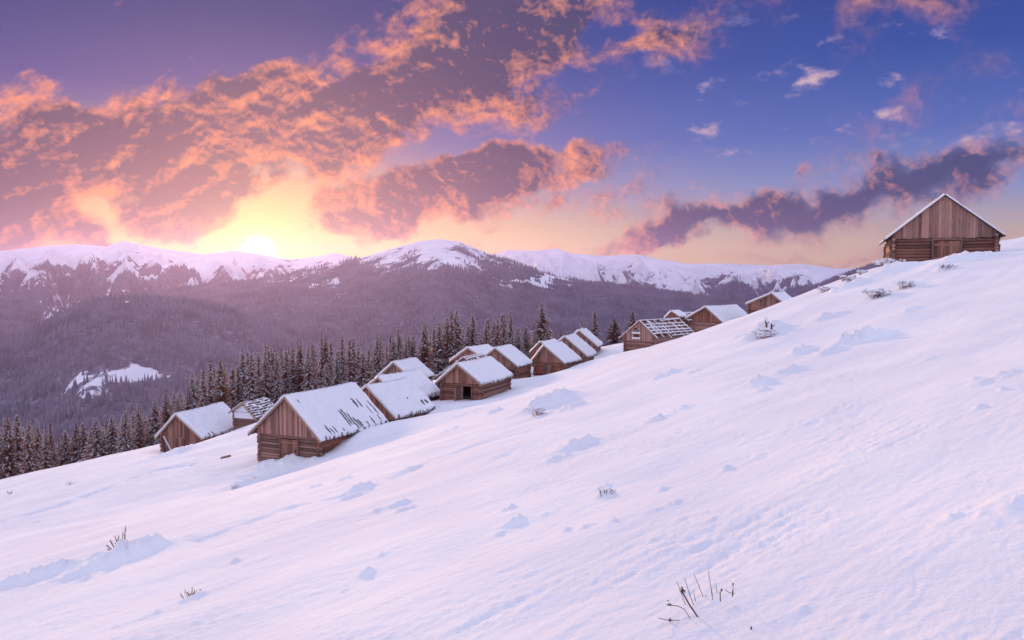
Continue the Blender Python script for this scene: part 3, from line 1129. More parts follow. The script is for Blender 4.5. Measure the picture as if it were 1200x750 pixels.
zg = c.H - 1.85
for k in range(2):
    z0, z1 = (zg - 0.05, zg + 0.68) if k == 0 else (zg + 0.74, c.H - 0.35)
    xa = [min(c.wL, (c.H - z - 0.12) * c.eL / c.dL) for z in (z0, z1)]
    xb = [min(c.wR, (c.H - z - 0.12) * c.eR / c.dR) for z in (z0, z1)]
    y0, y1 = -0.16, -0.075
    vs = [(-xa[0], y0, z0), (xb[0], y0, z0), (xb[1], y0, z1), (-xa[1], y0, z1), (-xa[0], y1, z0), (xb[0], y1, z0), (xb[1], y1, z1), (-xa[1], y1, z1)]
    m.add(vs, [(0, 1, 2, 3), (5, 4, 7, 6), (0, 4, 5, 1), (1, 5, 6, 2), (2, 6, 7, 3), (3, 7, 4, 0)])
m.build('gable_snow', M['snow'], c.root)


# ------------------------------------------------------------------ loose boards
def loose_plank(label, a, b, w=0.1, t=0.03, snow=True, mat='dark'):
    a, b = np.array(a, float), np.array(b, float)
    r = thing('loose_plank', label, 'plank', a)
    d = b - a
    u = np.cross(d, (0, 0, 1.0))
    u = u / np.linalg.norm(u) * w
    n = np.cross(u, d)
    n = n / np.linalg.norm(n) * t
    m_ = MB()
    m_.prism((0, 0, 0), d, u, n)
    p_ = m_.build('board', M[mat], r)
    if snow:
        q = MB()
        q.prism(n * 2.2 + d * 0.02, d * 0.97 + n * 2.2, u * 0.85, n * 1.1)
        q.build('snow', M['snow'], r)


p = hit(259, 537)
q = hit(270, 534)
loose_plank('dark plank lying on the trampled snow below the lowest barn', (p[0], p[1], float(ground_z(p[0:1], p[1:2])[0]) + 0.03), (q[0], q[1], float(ground_z(q[0:1], q[1:2])[0]) + 0.10), 0.16, 0.05, False)
a0 = at(200, 525.5, 94.0)
b0 = at(191, 511, 94.2)
loose_plank('snowy board leaning on the corner of the lowest barn', (a0[0], a0[1], a0[2] - 0.3), b0, 0.10, 0.03, True, 'trim')
a0 = at(194, 528, 93.8)
b0 = at(189.5, 513, 94.0)
loose_plank('dark post propping the corner of the lowest barn', (a0[0], a0[1], a0[2] - 0.5), b0, 0.14, 0.09, False)
a0 = at(286, 508, 91)
b0 = at(300, 497, 92)
loose_plank('snowy rail propped between the striped roof hut and the largest barn', a0, b0, 0.09, 0.06, True)


# ------------------------------------------------------------------ spruces
def spruce_meshes(seed, H=20.0, R=2.9, snowy=0.6):
    rd = random.Random(seed)
    m_ = MB()
    z = 0.06 * H
    while z < H * 0.985:
        t = z / H
        Lb = R * ((1 - t) ** 0.82) * (0.86 + 0.14 * math.sin(z * 2.1 + seed)) + 0.12
        if t < 0.15:
            Lb *= 0.7 + 2.0 * t
        n = max(5, int(9 - 3 * t))
        a0 = rd.random() * 6.28
        for k in range(n):
            if rd.random() < 0.1:
                continue
            a = a0 + 2 * PI * k / n + rd.uniform(-0.35, 0.35)
            L_ = Lb * rd.uniform(0.6, 1.18)
            zz = z + rd.uniform(-0.25, 0.25)
            ca, sa = math.cos(a), math.sin(a)
            ns = 4
            droop = rd.uniform(0.28, 0.6) * (1 - 0.55 * t)
            rise = 0.12 + 0.5 * t
            pts = []
            for i in range(ns + 1):
                u = i / ns
                pts.append((ca * L_ * u, sa * L_ * u, zz + L_ * (rise * u - (droop + rise * 0.6) * u * u)))
            tint = rd.random()
            sn = rd.random() < snowy
            for i in range(ns):
                p, q = pts[i], pts[i + 1]
                u = (i + 0.5) / ns
                wd = (0.16 + 0.26 * L_ * (1 - u * 0.75)) * rd.uniform(0.7, 1.2)
                for sd in (-1, 1):
                    ox, oy = -sa * sd, ca * sd
                    out = (p[0] + (q[0] - p[0]) * 1.5 + ox * wd, p[1] + (q[1] - p[1]) * 1.5 + oy * wd, (p[2] + q[2]) / 2 - wd * rd.uniform(0.3, 0.75))
                    m_.add([p, q, out], [(0, 1, 2)], min(1, max(0, tint * 0.7 + rd.random() * 0.3)), 0)
                    # hanging spray
                    if rd.random() < 0.7:
                        h = (0.25 + 0.30 * L_ * (1 - u)) * rd.uniform(0.5, 1.1)
                        o2 = ((p[0] + q[0]) / 2 + ox * wd * 0.45, (p[1] + q[1]) / 2 + oy * wd * 0.45, (p[2] + q[2]) / 2 - h)
                        m_.add([p, q, o2], [(0, 1, 2)], tint * 0.5, 0)
                    if sn and i > 0 and rd.random() < 0.85:
                        f = rd.uniform(0.6, 1.05)
                        up = 0.05 + 0.03 * L_
                        s1 = (p[0], p[1], p[2] + up)
                        s2 = (q[0], q[1], q[2] + up * 0.8)
                        s3 = (p[0] + (out[0] - p[0]) * f + ca * 0.12, p[1] + (out[1] - p[1]) * f + sa * 0.12, p[2] + (out[2] - p[2]) * f + up * 0.3)
                        m_.add([s1, s2, s3], [(0, 1, 2)], 0.5, 1)
            # tip
            e = pts[-1]
            tip = (e[0] + ca * 0.25, e[1] + sa * 0.25, e[2] - 0.12)
            m_.add([(e[0] - sa * 0.12, e[1] + ca * 0.12, e[2]), (e[0] + sa * 0.12, e[1] - ca * 0.12, e[2]), tip], [(0, 1, 2)], tint, 1 if sn else 0)
        z += rd.uniform(0.30, 0.44) * (0.75 + 0.5 * (1 - t))
    m_.add([(0.1, 0, H * 0.97), (-0.05, 0.09, H * 0.97), (-0.05, -0.09, H * 0.97), (0, 0, H * 1.02)], [(0, 1, 3), (1, 2, 3), (2, 0, 3)], 0.6, 0)
    crown = m_.mesh('crown', [M['needle'], M['bsnow']])
    tk = MB()
    tk.tube([(0, 0, -3.0), (0, 0, 0), (0.03, 0.02, H * 0.5), (0, 0, H * 0.98)], [0.3, 0.26, 0.15, 0.02], 8)
    trunk = tk.mesh('trunk', [M['bark']], True)
    return crown, trunk


PROTO = [spruce_meshes(101, R=2.7, snowy=0.75), spruce_meshes(102, R=3.1, snowy=0.95), spruce_meshes(103, R=2.3, snowy=0.8), spruce_meshes(104, R=2.9, snowy=0.6), spruce_meshes(105, R=3.4, snowy=1.0), spruce_meshes(106, R=2.5, snowy=0.9), spruce_meshes(107, R=2.1, snowy=0.65)]
TREES = []


def spruce(px, top, d, label, group=None, proto=None, fat=1.0):
    p = at(px, top, d)
    gz = float(macro_z(np.array([p[0]]), np.array([p[1]]))[0])
    h = p[2] - gz
    h = min(max(h, 9.0), 30.0)
    cr, tk = PROTO[random.randrange(len(PROTO)) if proto is None else proto]
    r = thing('spruce_tree', label, 'tree', (p[0], p[1], gz), random.random() * 6.28, group)
    s_ = h / 20.0
    w = fat * (0.45 + 0.55 * s_) * random.uniform(0.9, 1.4)
    r.scale = (w, w, s_)
    o = bpy.data.objects.new('crown', cr)
    col.objects.link(o)
    o.parent = r
    o = bpy.data.objects.new('trunk', tk)
    col.objects.link(o)
    o.parent = r
    TREES.append(h)


random.seed(5)
spruce(635, 354, 190, 'tallest snowy spruce above the front barn of the upper cluster', None, 1, 1.45)
spruce(697, 363, 195, 'slim spruce standing alone right behind the rearmost barn of the upper cluster', None, 2, 1.15)
spruce(720, 376, 190, 'short bushy spruce at the end of the belt, nearest the ruined barn', None, 3, 1.7)
spruce(682, 370, 205, 'small thin spruce peeking over the rearmost barn roof', None, 5, 0.9)
spruce(741, 393, 185, 'low dark spruce half hidden behind the gable of the ruined barn', None, 3, 1.2)
TOP = np.array([(-60, 494), (0, 494), (25, 492), (45, 497), (70, 500), (95, 497), (120, 496), (145, 484), (165, 478), (185, 470), (205, 458), (222, 440), (240, 430), (262, 424), (280, 416), (292, 409), (315, 408), (335, 402), (355, 404), (378, 397), (400, 403), (425, 401), (445, 399), (462, 392), (480, 388), (500, 382), (522, 365), (545, 362), (562, 376), (580, 370), (600, 368), (620, 374), (640, 376), (655, 376), (672, 384), (690, 388)], float)
GA, GB, GC = 'dark spruces below the lower left edge of the slope', 'spruces behind the lower barns', 'spruces behind the upper barns'
LA = 'snow dusted spruce in the dense dark belt left of the lowest barn'
LB = 'tall spruce in the belt behind the lowest and largest barns'
LC = 'snow laden spruce in the belt behind the open doorway barn and upper cluster'
rows = [(172, -6, 16, 13), (184, -5, 12, 8), (200, -1, 14, 8), (220, 3, 18, 10), (244, 8, 22, 13)]
for d0, off, var, step in rows:
    px = -45.0 + random.uniform(0, 8)
    while px < 690:
        x_ = px + random.uniform(-3, 3)
        top = float(np.interp(x_, TOP[:, 0], TOP[:, 1])) + off + random.uniform(-3, var) + (random.uniform(5, 18) if random.random() < 0.25 else 0)
        d = d0 + random.uniform(-7, 7)
        if x_ > 600:
            top += 6
            d += 10
        if not (x_ > 645 and random.random() < 0.45):
            if x_ < 188:
                spruce(x_, top, d, LA, GA)
            elif x_ < 440:
                spruce(x_, top, d, LB, GB)
            else:
                spruce(x_, top, d, LC, GC)
        px += step * random.uniform(0.9, 1.7)
print('spruces', len(TREES), min(TREES), max(TREES))


# ------------------------------------------------------------------ dry plants on the slope
def gpt(px, py, dz=0.0):
    p = hit(px, py)
    return np.array([p[0], p[1], float(ground_z(np.array([p[0]]), np.array([p[1]]))[0]) + dz])


def twig_bush(label, px, py, h, w, n, leaf=0.5, snow=0.5, name='shrub', seed=0, mat='leaf'):
    rd = random.Random(seed)
    p = gpt(px, py)
    r = thing(name, label, 'shrub', p)
    st, lf, sn = MB(), MB(), MB()
    for i in range(n):
        a = rd.random() * 6.28
        lean = rd.uniform(0.1, 1.0) * w
        hh = h * rd.uniform(0.5, 1.0)
        w = min(w, 1.3 * h + 0.1)
        b0 = np.array([rd.uniform(-1, 1) * w * 0.5, rd.uniform(-1, 1) * w * 0.5, -0.15])
        e = b0 + np.array([math.cos(a) * lean, math.sin(a) * lean, hh + 0.15])
        mid = (b0 + e) / 2 + np.array([rd.uniform(-.1, .1) * w, rd.uniform(-.1, .1) * w, 0.08 * hh])
        t_ = 0.006 + 0.016 * h
        st.tube([b0, mid, e], [t_, t_ * 0.8, t_ * 0.35], 5)
        for k in range(4):
            q = mid + (e - mid) * rd.random()
            dr = np.array([rd.uniform(-1, 1), rd.uniform(-1, 1), rd.uniform(-0.1, 0.9)]) * h * 0.3
            st.tube([q, q + dr], [t_ * 0.5, t_ * 0.25], 4)
            for _ in range(3):
                if rd.random() < leaf:
                    c_ = q + dr * rd.random()
                    s_ = h * rd.uniform(0.07, 0.15)
                    v = [c_ + np.array([rd.uniform(-1, 1), rd.uniform(-1, 1), rd.uniform(-1, 1)]) * s_ for _ in range(4)]
                    lf.add(v, [(0, 1, 2), (1, 3, 2)])
                if h > 0.3 and n > 8 and rd.random() < snow:
                    c_ = q + dr * rd.random()
                    s_ = h * rd.uniform(0.14, 0.26)
                    v = [c_ + np.array([math.cos(j * 1.05) * s_, math.sin(j * 1.05) * s_, rd.uniform(0, 0.3) * s_]) for j in range(6)] + [c_ + np.array([0, 0, s_ * 0.8]), c_ - np.array([0, 0, s_ * 0.3])]
                    sn.add(v, [(j, (j + 1) % 6, 6) for j in range(6)] + [((j + 1) % 6, j, 7) for j in range(6)])
    st.build('twigs', M['stem'], r)
    if lf.f:
        lf.build('leaves', M[mat], r)
    if sn.f:
        sn.build('snow', M['snow'], r)
    return r


twig_bush('snow laden shrub at the left corner of the lone crest barn', 1038, 315, 0.58, 0.90, 35, 0.8, 0.7, seed=1)
twig_bush('low snowy shrub in the drift before the lone crest barn', 1108, 316, 0.30, 0.72, 19, 0.5, 0.7, seed=2)
twig_bush('round brown shrub with snow caps below the lone crest barn', 1028, 350, 0.41, 0.72, 30, 0.9, 0.7, seed=3)
twig_bush('spiky grey twigs with snow, between the round brown shrub and crest barn', 1062, 338, 0.34, 0.90, 22, 0.3, 0.8, seed=4)
twig_bush('reddish shrub on the crest skyline beside the mountain ridge', 992, 330, 0.41, 0.90, 26, 0.9, 0.5, seed=5)
twig_bush('pale pink shrub lowest on the crest skyline', 968, 340, 0.32, 0.90, 22, 0.9, 0.6, seed=6)
twig_bush('reddish bush just left of the lone crest barn on the skyline', 1012, 322, 0.32, 0.99, 26, 0.9, 0.6, seed=7)
twig_bush('snowy shrub with two upright sticks, below the sunken barn', 897, 397, 0.45, 0.54, 26, 0.5, 0.9, seed=8)
twig_bush('snow capped shrub with brown leaves in the middle of the slope', 632, 485, 0.32, 0.54, 19, 0.8, 0.9, seed=9)
twig_bush('snow smothered shrub in the slope below the largest barn', 276, 574, 0.32, 0.45, 22, 0.6, 0.9, seed=10)
twig_bush('few dark leaves poking from snow, uphill of the smothered shrub', 299, 563, 0.25, 0.30, 4, 0.9, 0.2, seed=11)
twig_bush('small red brown tuft in a drift near the bottom left', 226, 701, 0.06, 0.2, 24, 0.7, 0.7, seed=12)
twig_bush('tiny dark sprig near the left edge of the slope', 12, 579, 0.35, 0.35, 5, 0.9, 0.1, seed=13)
twig_bush('little brown tuft on the snow mound in the middle', 711, 578, 0.05, 0.2, 20, 0.7, 0.8, seed=14)
twig_bush('thin faint stalks on the open left slope', 83, 567, 0.30, 0.45, 8, 0.1, 0.2, seed=15)

# two sticks in the shrub below the sunken barn
for k, (xa, xb, yt, lab) in enumerate(((898, 897, 376, 'taller bare stick standing in the snowy shrub'), (903, 904, 379, 'shorter bare stick standing in the snowy shrub'))):
    p = gpt(xa, 394)
    e = at(xb, yt, p[1])
    r = thing('bare_stick', lab, 'stick', p)
    m = MB()
    m.tube([(0, 0, -0.3), (e - p) * 0.5 + (0.03, 0, 0), e - p], [0.06, 0.05, 0.035], 6)
    m.build('stem', M['stem'], r)
    m = MB()
    m.tube([(e - p) * 0.55, (e - p) * 0.75 + (0.2, 0, 0.05)], [0.03, 0.015], 5)
    m.build('side_twig', M['stem'], r)

# bent branch lying on the snow mid-slope
p = gpt(645, 470)
pts = []
for (a, b) in ((645, 467.5), (654, 468), (662, 470), (668, 472.5), (675, 473)):
    w = at(a, b - 1, p[1])
    pts.append(w - p)
r = thing('fallen_branch', 'dark bent branch arching over snow in the middle of the slope', 'branch', p)
m = MB()
m.tube(pts, [0.05, 0.06, 0.07, 0.08, 0.06], 6)
m.build('stem', M['seed'], r)
m = MB()
for q in (pts[0], pts[3], pts[4]):
    for _ in range(6):
        c_ = q + np.array([random.uniform(-.15, .15), random.uniform(-.1, .1), random.uniform(-.05, .08)])
        v = [c_ + np.array([random.uniform(-1, 1), random.uniform(-1, 1), random.uniform(-1, 1)]) * 0.13 for _ in range(4)]
        m.add(v, [(0, 1, 2), (1, 3, 2)])
m.build('leaves', M['seed'], r)

# dry weed stalks in the foreground
D0 = gpt(822, 706)
r = thing('dry_weed', 'clump of thin bare weed stalks with dark seed heads in foreground snow', 'weed', D0)


def cp(x, y, dd=0.0):
    return at(700 + x * 0.21667, 640 + y * 0.21667, D0[1] + dd) - D0


ST = [((490, 350), (430, 190)), ((525, 325), (470, 170)), ((587, 320), (522, 150)), ((628, 305), (600, 135)), ((648, 290), (643, 212)), ((540, 320), (520, 240)), ((590, 290), (586, 262)), ((625, 300), (616, 235)), ((737, 262), (733, 198)), ((420, 378), (378, 333))]
for i, (a, b) in enumerate(ST):
    dd = random.uniform(-0.12, 0.12)
    A, B = cp(a[0], a[1], dd), cp(b[0], b[1], dd + random.uniform(-.05, .05))
    A = A + (A - B) * 0.35
    m = MB()
    md = (A + B) / 2 + np.array([random.uniform(-.006, .006), 0, 0])
    m.tube([A, md, B], [0.0042, 0.0036, 0.0026], 6)
    m.build('stem', M['stem'], r)


def seed_head(parent, q, size, n=26, stretch=(1, 1, 1.3)):
    m_ = MB()
    for _ in range(n):
        c_ = q + np.array([random.gauss(0, .45), random.gauss(0, .45), random.gauss(0, .45)]) * size * np.array(stretch)
        v = [c_ + np.array([random.uniform(-1, 1), random.uniform(-1, 1), random.uniform(-1, 1)]) * size * 0.5 for _ in range(4)]
        m_.add(v, [(0, 1, 2), (0, 2, 3), (0, 3, 1), (1, 3, 2)])
    m_.build('seed_head', M['seed'], parent)


for pts, rad, hd in (([(545, 385), (500, 320), (458, 245)], 0.0085, (460, 240, 0.028)), ([(505, 395), (470, 340), (430, 322), (385, 320)], 0.0036, (390, 316, 0.018)), ([(470, 402), (420, 400), (385, 402), (330, 388)], 0.0030, (395, 402, 0.018)), ([(665, 285), (664, 250), (674, 236)], 0.005, (672, 238, 0.013)), ([(735, 255), (715, 252), (692, 238)], 0.003, None), ([(694, 385), (708, 365), (722, 340)], 0.006, (708, 362, 0.012)), ([(732, 262), (733, 235)], 0.006, (734, 205, 0.009))):
    m = MB()
    P3 = [cp(*q, dd=-0.4) for q in pts]
    P3[0] = P3[0] + (P3[0] - P3[1]) * 0.4
    m.tube(P3, [rad] * len(P3), 6)
    o = m.build('stem', M['stem'], r)
    if hd:
        seed_head(o, cp(hd[0], hd[1], -0.4), hd[2])

p = gpt(880, 739)
r = thing('weed_stub', 'single short dark stub in the snow below the weed clump', 'weed', p)
m = MB()
m.tube([(0, 0, -0.05), (0.002, 0, 0.02), (0.008, 0, 0.03)], [0.006, 0.007, 0.003], 6)
m.build('stem', M['seed'], r)

# juniper tuft on the left mound
p = gpt(143, 645)
r = thing('juniper', 'brown juniper sprigs fanned on top of the left snow mound', 'shrub', p)
rd = random.Random(3)
for i, (x, y) in enumerate(((-17, 2), (-14, 5), (-11, 8), (-8, 10), (-5, 7), (-2, 12), (2, 18), (5, 10), (8, 7), (11, 5), (14, 6), (-15, -1), (-9, 3), (0, 8), (5, 4), (12, 2), (-6, 3), (3, 14))):
    sc = p[1] / FOC
    A = np.array([x * 0.45 * sc, rd.uniform(-.15, .15), -0.05])
    B = np.array([x * sc, A[1] + rd.uniform(-.1, .1), (y * 1.2 + 3) * sc])
    m = MB()
    m.tube([A, (A + B) / 2, B], [0.014, 0.013, 0.005], 5)
    for k in range(26):
        u = rd.uniform(0.15, 1)
        c_ = A + (B - A) * u
        e = c_ + (B - A) * 0.14 + np.array([rd.uniform(-1, 1), rd.uniform(-1, 1), rd.uniform(-.3, 1)]) * 0.045
        s_ = 0.007
        m.add([c_ + (s_, 0, 0), c_ - (s_, 0, 0), e], [(0, 1, 2)])
        m.add([c_ + (0, s_, 0), c_ - (0, s_, 0), e], [(0, 1, 2)])
    m.build('sprig', M['juniper'], r)


# ------------------------------------------------------------------ haze
def haze():
    lo, hi = np.array([-9000.0, -2700.0, -420.0]), np.array([9000.0, 9000.0, 375.0])
    v = np.array([[x, y, z] for x in (lo[0], hi[0]) for y in (lo[1], hi[1]) for z in (lo[2], hi[2])])
    f = np.array([[0, 1, 3, 2], [4, 6, 7, 5], [0, 4, 5, 1], [2, 3, 7, 6], [0, 2, 6, 4], [1, 5, 7, 3]])
    mt = bpy.data.materials.new('valley_haze')
    mt.use_nodes = True
    nt = NT(mt.node_tree)
    nt.n.remove(mt.node_tree.nodes['Principled BSDF'])
    pv = nt.new('ShaderNodeVolumePrincipled')
    pv.inputs['Color'].default_value = (0.60, 0.50, 1.0, 1)
    pv.inputs['Density'].default_value = HAZE
    pv.inputs['Anisotropy'].default_value = 0.68
    nt.l.new(pv.outputs[0], mt.node_tree.nodes['Material Output'].inputs['Volume'])
    np_mesh('haze', v, f, mt, 'stuff', smooth=False)


HAZE = 5.2e-5
haze()

# ------------------------------------------------------------------ sky
SUN_AZ, SUN_EL = math.radians(-17.4), math.radians(7.0)
SUN_STRENGTH = 3.1


def build_world():
    w = bpy.data.worlds.new('World')
    scene.world = w
    w.use_nodes = True
    nt = NT(w.node_tree)
    for n in list(nt.n):
        nt.n.remove(n)
    out = nt.new('ShaderNodeOutputWorld')
    bg = nt.new('ShaderNodeBackground')
    bg.inputs['Strength'].default_value = 0.1
    nt.l.new(bg.outputs[0], out.inputs[0])
    sky = nt.new('ShaderNodeTexSky', sky_type='NISHITA')
    sky.sun_disc = False
    sky.sun_elevation = SUN_EL
    sky.sun_rotation = SUN_AZ
    sky.air_density = 1.2
    sky.dust_density = 1.5
    d = nt.new('ShaderNodeTexCoord').outputs['Generated']
    sx = nt.new('ShaderNodeSeparateXYZ')
    nt.l.new(d, sx.inputs[0])
    X, Y, Z = sx.outputs
    K = FOC / 100
    U = nt.m('MULTIPLY', nt.m('ARCTAN2', X, Y), K)
    V = nt.m('MULTIPLY', nt.m('ARCSINE', Z), K)
    cb = nt.new('ShaderNodeCombineXYZ')
    nt.put(cb.inputs[0], U)
    nt.put(cb.inputs[1], V)
    P = cb.outputs[0]

    def uv(px, py):
        a, e = azel(px, py)
        return a * K, e * K

    def blob(vec, px, py, rx, ry, ang=0):
        """soft ellipse: 1 in the middle, 0 at the edge"""
        u, v = uv(px, py)
        q = nt.mapping(vec, (u, v, 0), (0, 0, math.radians(ang)), (rx / 100, ry / 100, 1), 'TEXTURE')
        g = nt.new('ShaderNodeTexGradient', gradient_type='SPHERICAL')
        nt.l.new(q, g.inputs[0])
        return nt.m('SMOOTHSTEP', g.outputs['Fac'], 0, 1) if False else g.outputs['Fac']

    def total(items):
        s_ = None
        for g, k in items:
            t = nt.m('MULTIPLY', g, k)
            s_ = t if s_ is None else nt.m('ADD', s_, t)
        return s_

    # clear sky
    vn = nt.m('DIVIDE', V, 4.0)
    right = nt.ramp(vn, [(0.0, lin(222, 186, 128)), (0.10, lin(212, 184, 150)), (0.24, lin(134, 148, 196)), (0.40, lin(78, 108, 184)), (0.60, lin(36, 78, 160)), (0.85, lin(18, 56, 136)), (1.0, lin(16, 50, 128))])
    left = nt.ramp(vn, [(0.0, lin(250, 190, 110)), (0.12, lin(246, 186, 130)), (0.25, lin(206, 146, 122)), (0.38, lin(128, 108, 150)), (0.52, lin(66, 70, 142)), (0.72, lin(0, 50, 122)), (1.0, lin(0, 42, 110))])
    clear = nt.mix(nt.rng(U, -2.6, 2.6), left, right)
    # glow of the low sun
    su, sv = uv(303, 296)

    def glow(rx, ry, p=1.0, dy=0.0):
        q = nt.mapping(P, (su, sv + dy, 0), (0, 0, 0), (rx, ry, 1), 'TEXTURE')
        r2 = nt.vm('DOT_PRODUCT', q, q)
        return nt.m('EXPONENT', nt.m('MULTIPLY', nt.m('POWER', r2, p), -1.0))
    front = nt.rng(Y, 0.0, 0.3)
    g_wide = nt.m('MULTIPLY', glow(3.4, 0.42, 0.8, 0.02), front)
    g_mid = nt.m('MULTIPLY', glow(1.05, 0.75, 0.9), front)
    g_core = nt.m('MULTIPLY', glow(0.30, 0.26, 0.7), front)
    g_disc = nt.m('MULTIPLY', glow(0.11, 0.11, 1.0), front)

    # clouds
    wz = nt.noise(P, 0.75, 3, 0.55, 0.0, 'Color')
    wv = nt.vm('SCALE', nt.vm('SUBTRACT', wz, (0.5, 0.5, 0.5)), None, 1.25)
    wz2 = nt.noise(P, 2.6, 3, 0.6, 0.0, 'Color')
    wv2 = nt.vm('SCALE', nt.vm('SUBTRACT', wz2, (0.5, 0.5, 0.5)), None, 0.45)
    PW = nt.vm('ADD', nt.vm('ADD', P, wv), wv2)
    B = lambda *a: blob(PW, *a)
    mask = total([
        (B(10, 245, 150, 70, -5), 3.4), (B(-20, 195, 90, 60, 20), 1.2), (B(60, 135, 120, 70, 20), 1.3), (B(130, 120, 110, 60, -5), 1.3), (B(90, 175, 120, 50, 20), 0.9),
        (B(200, 205, 170, 70, -18), 1.9), (B(225, 240, 70, 50, 0), 0.8), (B(270, 140, 170, 65, 22), 1.5), (B(320, 190, 160, 55, 25), 0.9), (B(390, 125, 200, 60, 28), 1.2),
        (B(520, 85, 230, 70, 28), 1.5), (B(600, 35, 200, 60, 22), 1.6), (B(680, 95, 140, 36, 24), 1.0), (B(740, 45, 90, 20, 14), 0.9), (B(800, 15, 120, 40, 10), 0.6),
        (B(480, 140, 190, 50, 28), 0.9), (B(420, 248, 95, 44, 8), 1.9), (B(520, 225, 190, 58, 14), 1.8), (B(620, 200, 130, 36, 8), 1.6), (B(690, 215, 120, 24, 8), 0.8), (B(770, 228, 130, 24, 10), 0.6),
        (B(800, 266, 230, 27, 13), 1.3), (B(950, 238, 270, 36, 8), 1.6), (B(1120, 208, 230, 30, 5), 1.3), (B(1000, 292, 220, 12, 4), 0.8), (B(470, 20, 130, 24, 25), 0.6), (B(1025, 18, 60, 28, 10), 0.85), (B(1130, 8, 140, 40, 10), 0.9), (B(830, 30, 60, 30, 10), 0.5),
        (B(312, 262, 105, 62, 0), -2.2), (B(330, 218, 50, 40, 0), -0.8), (B(200, 45, 230, 62, 14), -1.2), (B(450, 275, 260, 14, 0), -0.6), (B(165, 272, 75, 30, -25), -1.4), (B(108, 225, 26, 62, 20), -1.2), (B(205, 140, 36, 24, 30), -0.7), (B(520, 186, 90, 12, 12), -0.9), (B(860, 140, 170, 65, 0), -0.7), (B(30, 60, 130, 60, 0), -1.0)])

    FU, FV = -9.0, -1.9

    def streaks(vec, ang, off):
        sp3 = nt.new('ShaderNodeSeparateXYZ')
        nt.l.new(vec, sp3.inputs[0])
        dx = nt.m('SUBTRACT', sp3.outputs[0], FU)
        dy = nt.m('SUBTRACT', sp3.outputs[1], FV)
        th = nt.m('ARCTAN2', dy, dx)
        rad = nt.m('SQRT', nt.m('ADD', nt.m('ADD', nt.m('MULTIPLY', dx, dx), nt.m('MULTIPLY', dy, dy)), 0.5))
        c3 = nt.new('ShaderNodeCombineXYZ')
        nt.put(c3.inputs[0], nt.m('MULTIPLY', rad, 0.66))
        nt.put(c3.inputs[1], nt.m('MULTIPLY', th, 11.0))
        q = nt.mapping(c3.outputs[0], off)
        return nt.vm('ADD', q, nt.vm('SCALE', wv, None, 0.35))
    # the same field a step nearer the sun gives the lit side of each billow
    tos = nt.vm('NORMALIZE', nt.vm('SUBTRACT', (su, sv - 0.2, 0), P))
    P2 = nt.vm('ADD', P, nt.vm('SCALE', tos, None, 0.14))
    co = streaks(P, 27, (3.1, 1.7, 0.4))
    co2 = streaks(P2, 27, (3.1, 1.7, 0.4))
    fb = nt.noise(co, 1.7, 7, 0.55, 0.15)
    fb2 = nt.noise(co2, 1.7, 7, 0.55, 0.15)
    fh = nt.noise(nt.vm('ADD', nt.mapping(P, (7.3, 2.2, 0), (0, 0, -0.3), (0.9, 1.15, 1)), nt.vm('SCALE', wv2, None, 0.5)), 4.2, 6, 0.58, 0.1)
    P3 = nt.vm('ADD', P, nt.vm('SCALE', tos, None, 0.05))
    fh2 = nt.noise(nt.vm('ADD', nt.mapping(P3, (7.3, 2.2, 0), (0, 0, -0.3), (0.9, 1.15, 1)), nt.vm('SCALE', wv2, None, 0.5)), 4.2, 6, 0.58, 0.1)
    sp = nt.noise(nt.mapping(P, (0, 0, 3.0), (0, 0, math.radians(-12)), (0.8, 1.5, 1)), 2.0, 7, 0.58)
    dens = nt.m('ADD', nt.m('MULTIPLY', mask, 0.56), nt.m('MULTIPLY', nt.m('SUBTRACT', fb, 0.5), 2.1))
    dens = nt.m('ADD', dens, nt.m('MULTIPLY', nt.m('SUBTRACT', fh, 0.5), nt.rng(U, 0.5, 3.0, 0.78, 0.35)))
    cov = nt.rng(dens, nt.rng(U, 1.0, 3.2, 0.08, 0.0), nt.rng(U, 1.0, 3.2, 0.72, 1.15))
    thick = nt.rng(dens, 0.34, 1.25)
    # scattered small puffs on the right
    puff_zone = nt.m('MULTIPLY', nt.rng(U, 1.2, 2.2), nt.m('MULTIPLY', nt.rng(V, 1.0, 1.5), nt.rng(V, 3.2, 2.3)))
    puff = nt.m('MULTIPLY', nt.rng(sp, 0.55, 0.68), puff_zone)
    lit = nt.m('ADD', nt.m('MULTIPLY', nt.m('SUBTRACT', fb, fb2), 3.2), nt.m('ADD', nt.m('MULTIPLY', nt.m('SUBTRACT', fh, fh2), 3.2), 0.16))
    big = nt.noise(P, 0.95, 2, 0.5)
    lit = nt.m('ADD', lit, nt.m('MULTIPLY', nt.m('SUBTRACT', big, 0.5), 1.0))
    core = total([(B(0, 235, 110, 70, 0), 1.0), (B(570, 50, 220, 60, 22), 0.8), (B(550, 215, 170, 50, 12), 0.6), (B(950, 245, 300, 40, 8), 0.8), (B(170, 190, 130, 60, -15), 0.5), (B(330, 115, 120, 50, 20), 0.5)])
    lit = nt.m('SUBTRACT', lit, nt.m('MULTIPLY', core, 0.30))
    lit = nt.m('ADD', lit, nt.m('MULTIPLY', nt.m('SUBTRACT', 1.0, thick), 0.42))
    lit = nt.m('SUBTRACT', lit, nt.m('MULTIPLY', thick, 0.26))
    sd = nt.vm('LENGTH', nt.mapping(P, (su, sv, 0), (0, 0, 0), (3.2, 2.0, 1), 'TEXTURE'))
    nearsun = nt.m('EXPONENT', nt.m('MULTIPLY', nt.m('POWER', sd, 1.3), -0.9))
    lit = nt.m('ADD', lit, nt.m('MULTIPLY', nearsun, 0.20), clamp=True)
    dark = nt.mix(nearsun, lin(48, 64, 112), lin(98, 34, 26))
    bright = nt.mix(nearsun, lin(238, 156, 130), (1.15, 0.26, 0.0, 1))
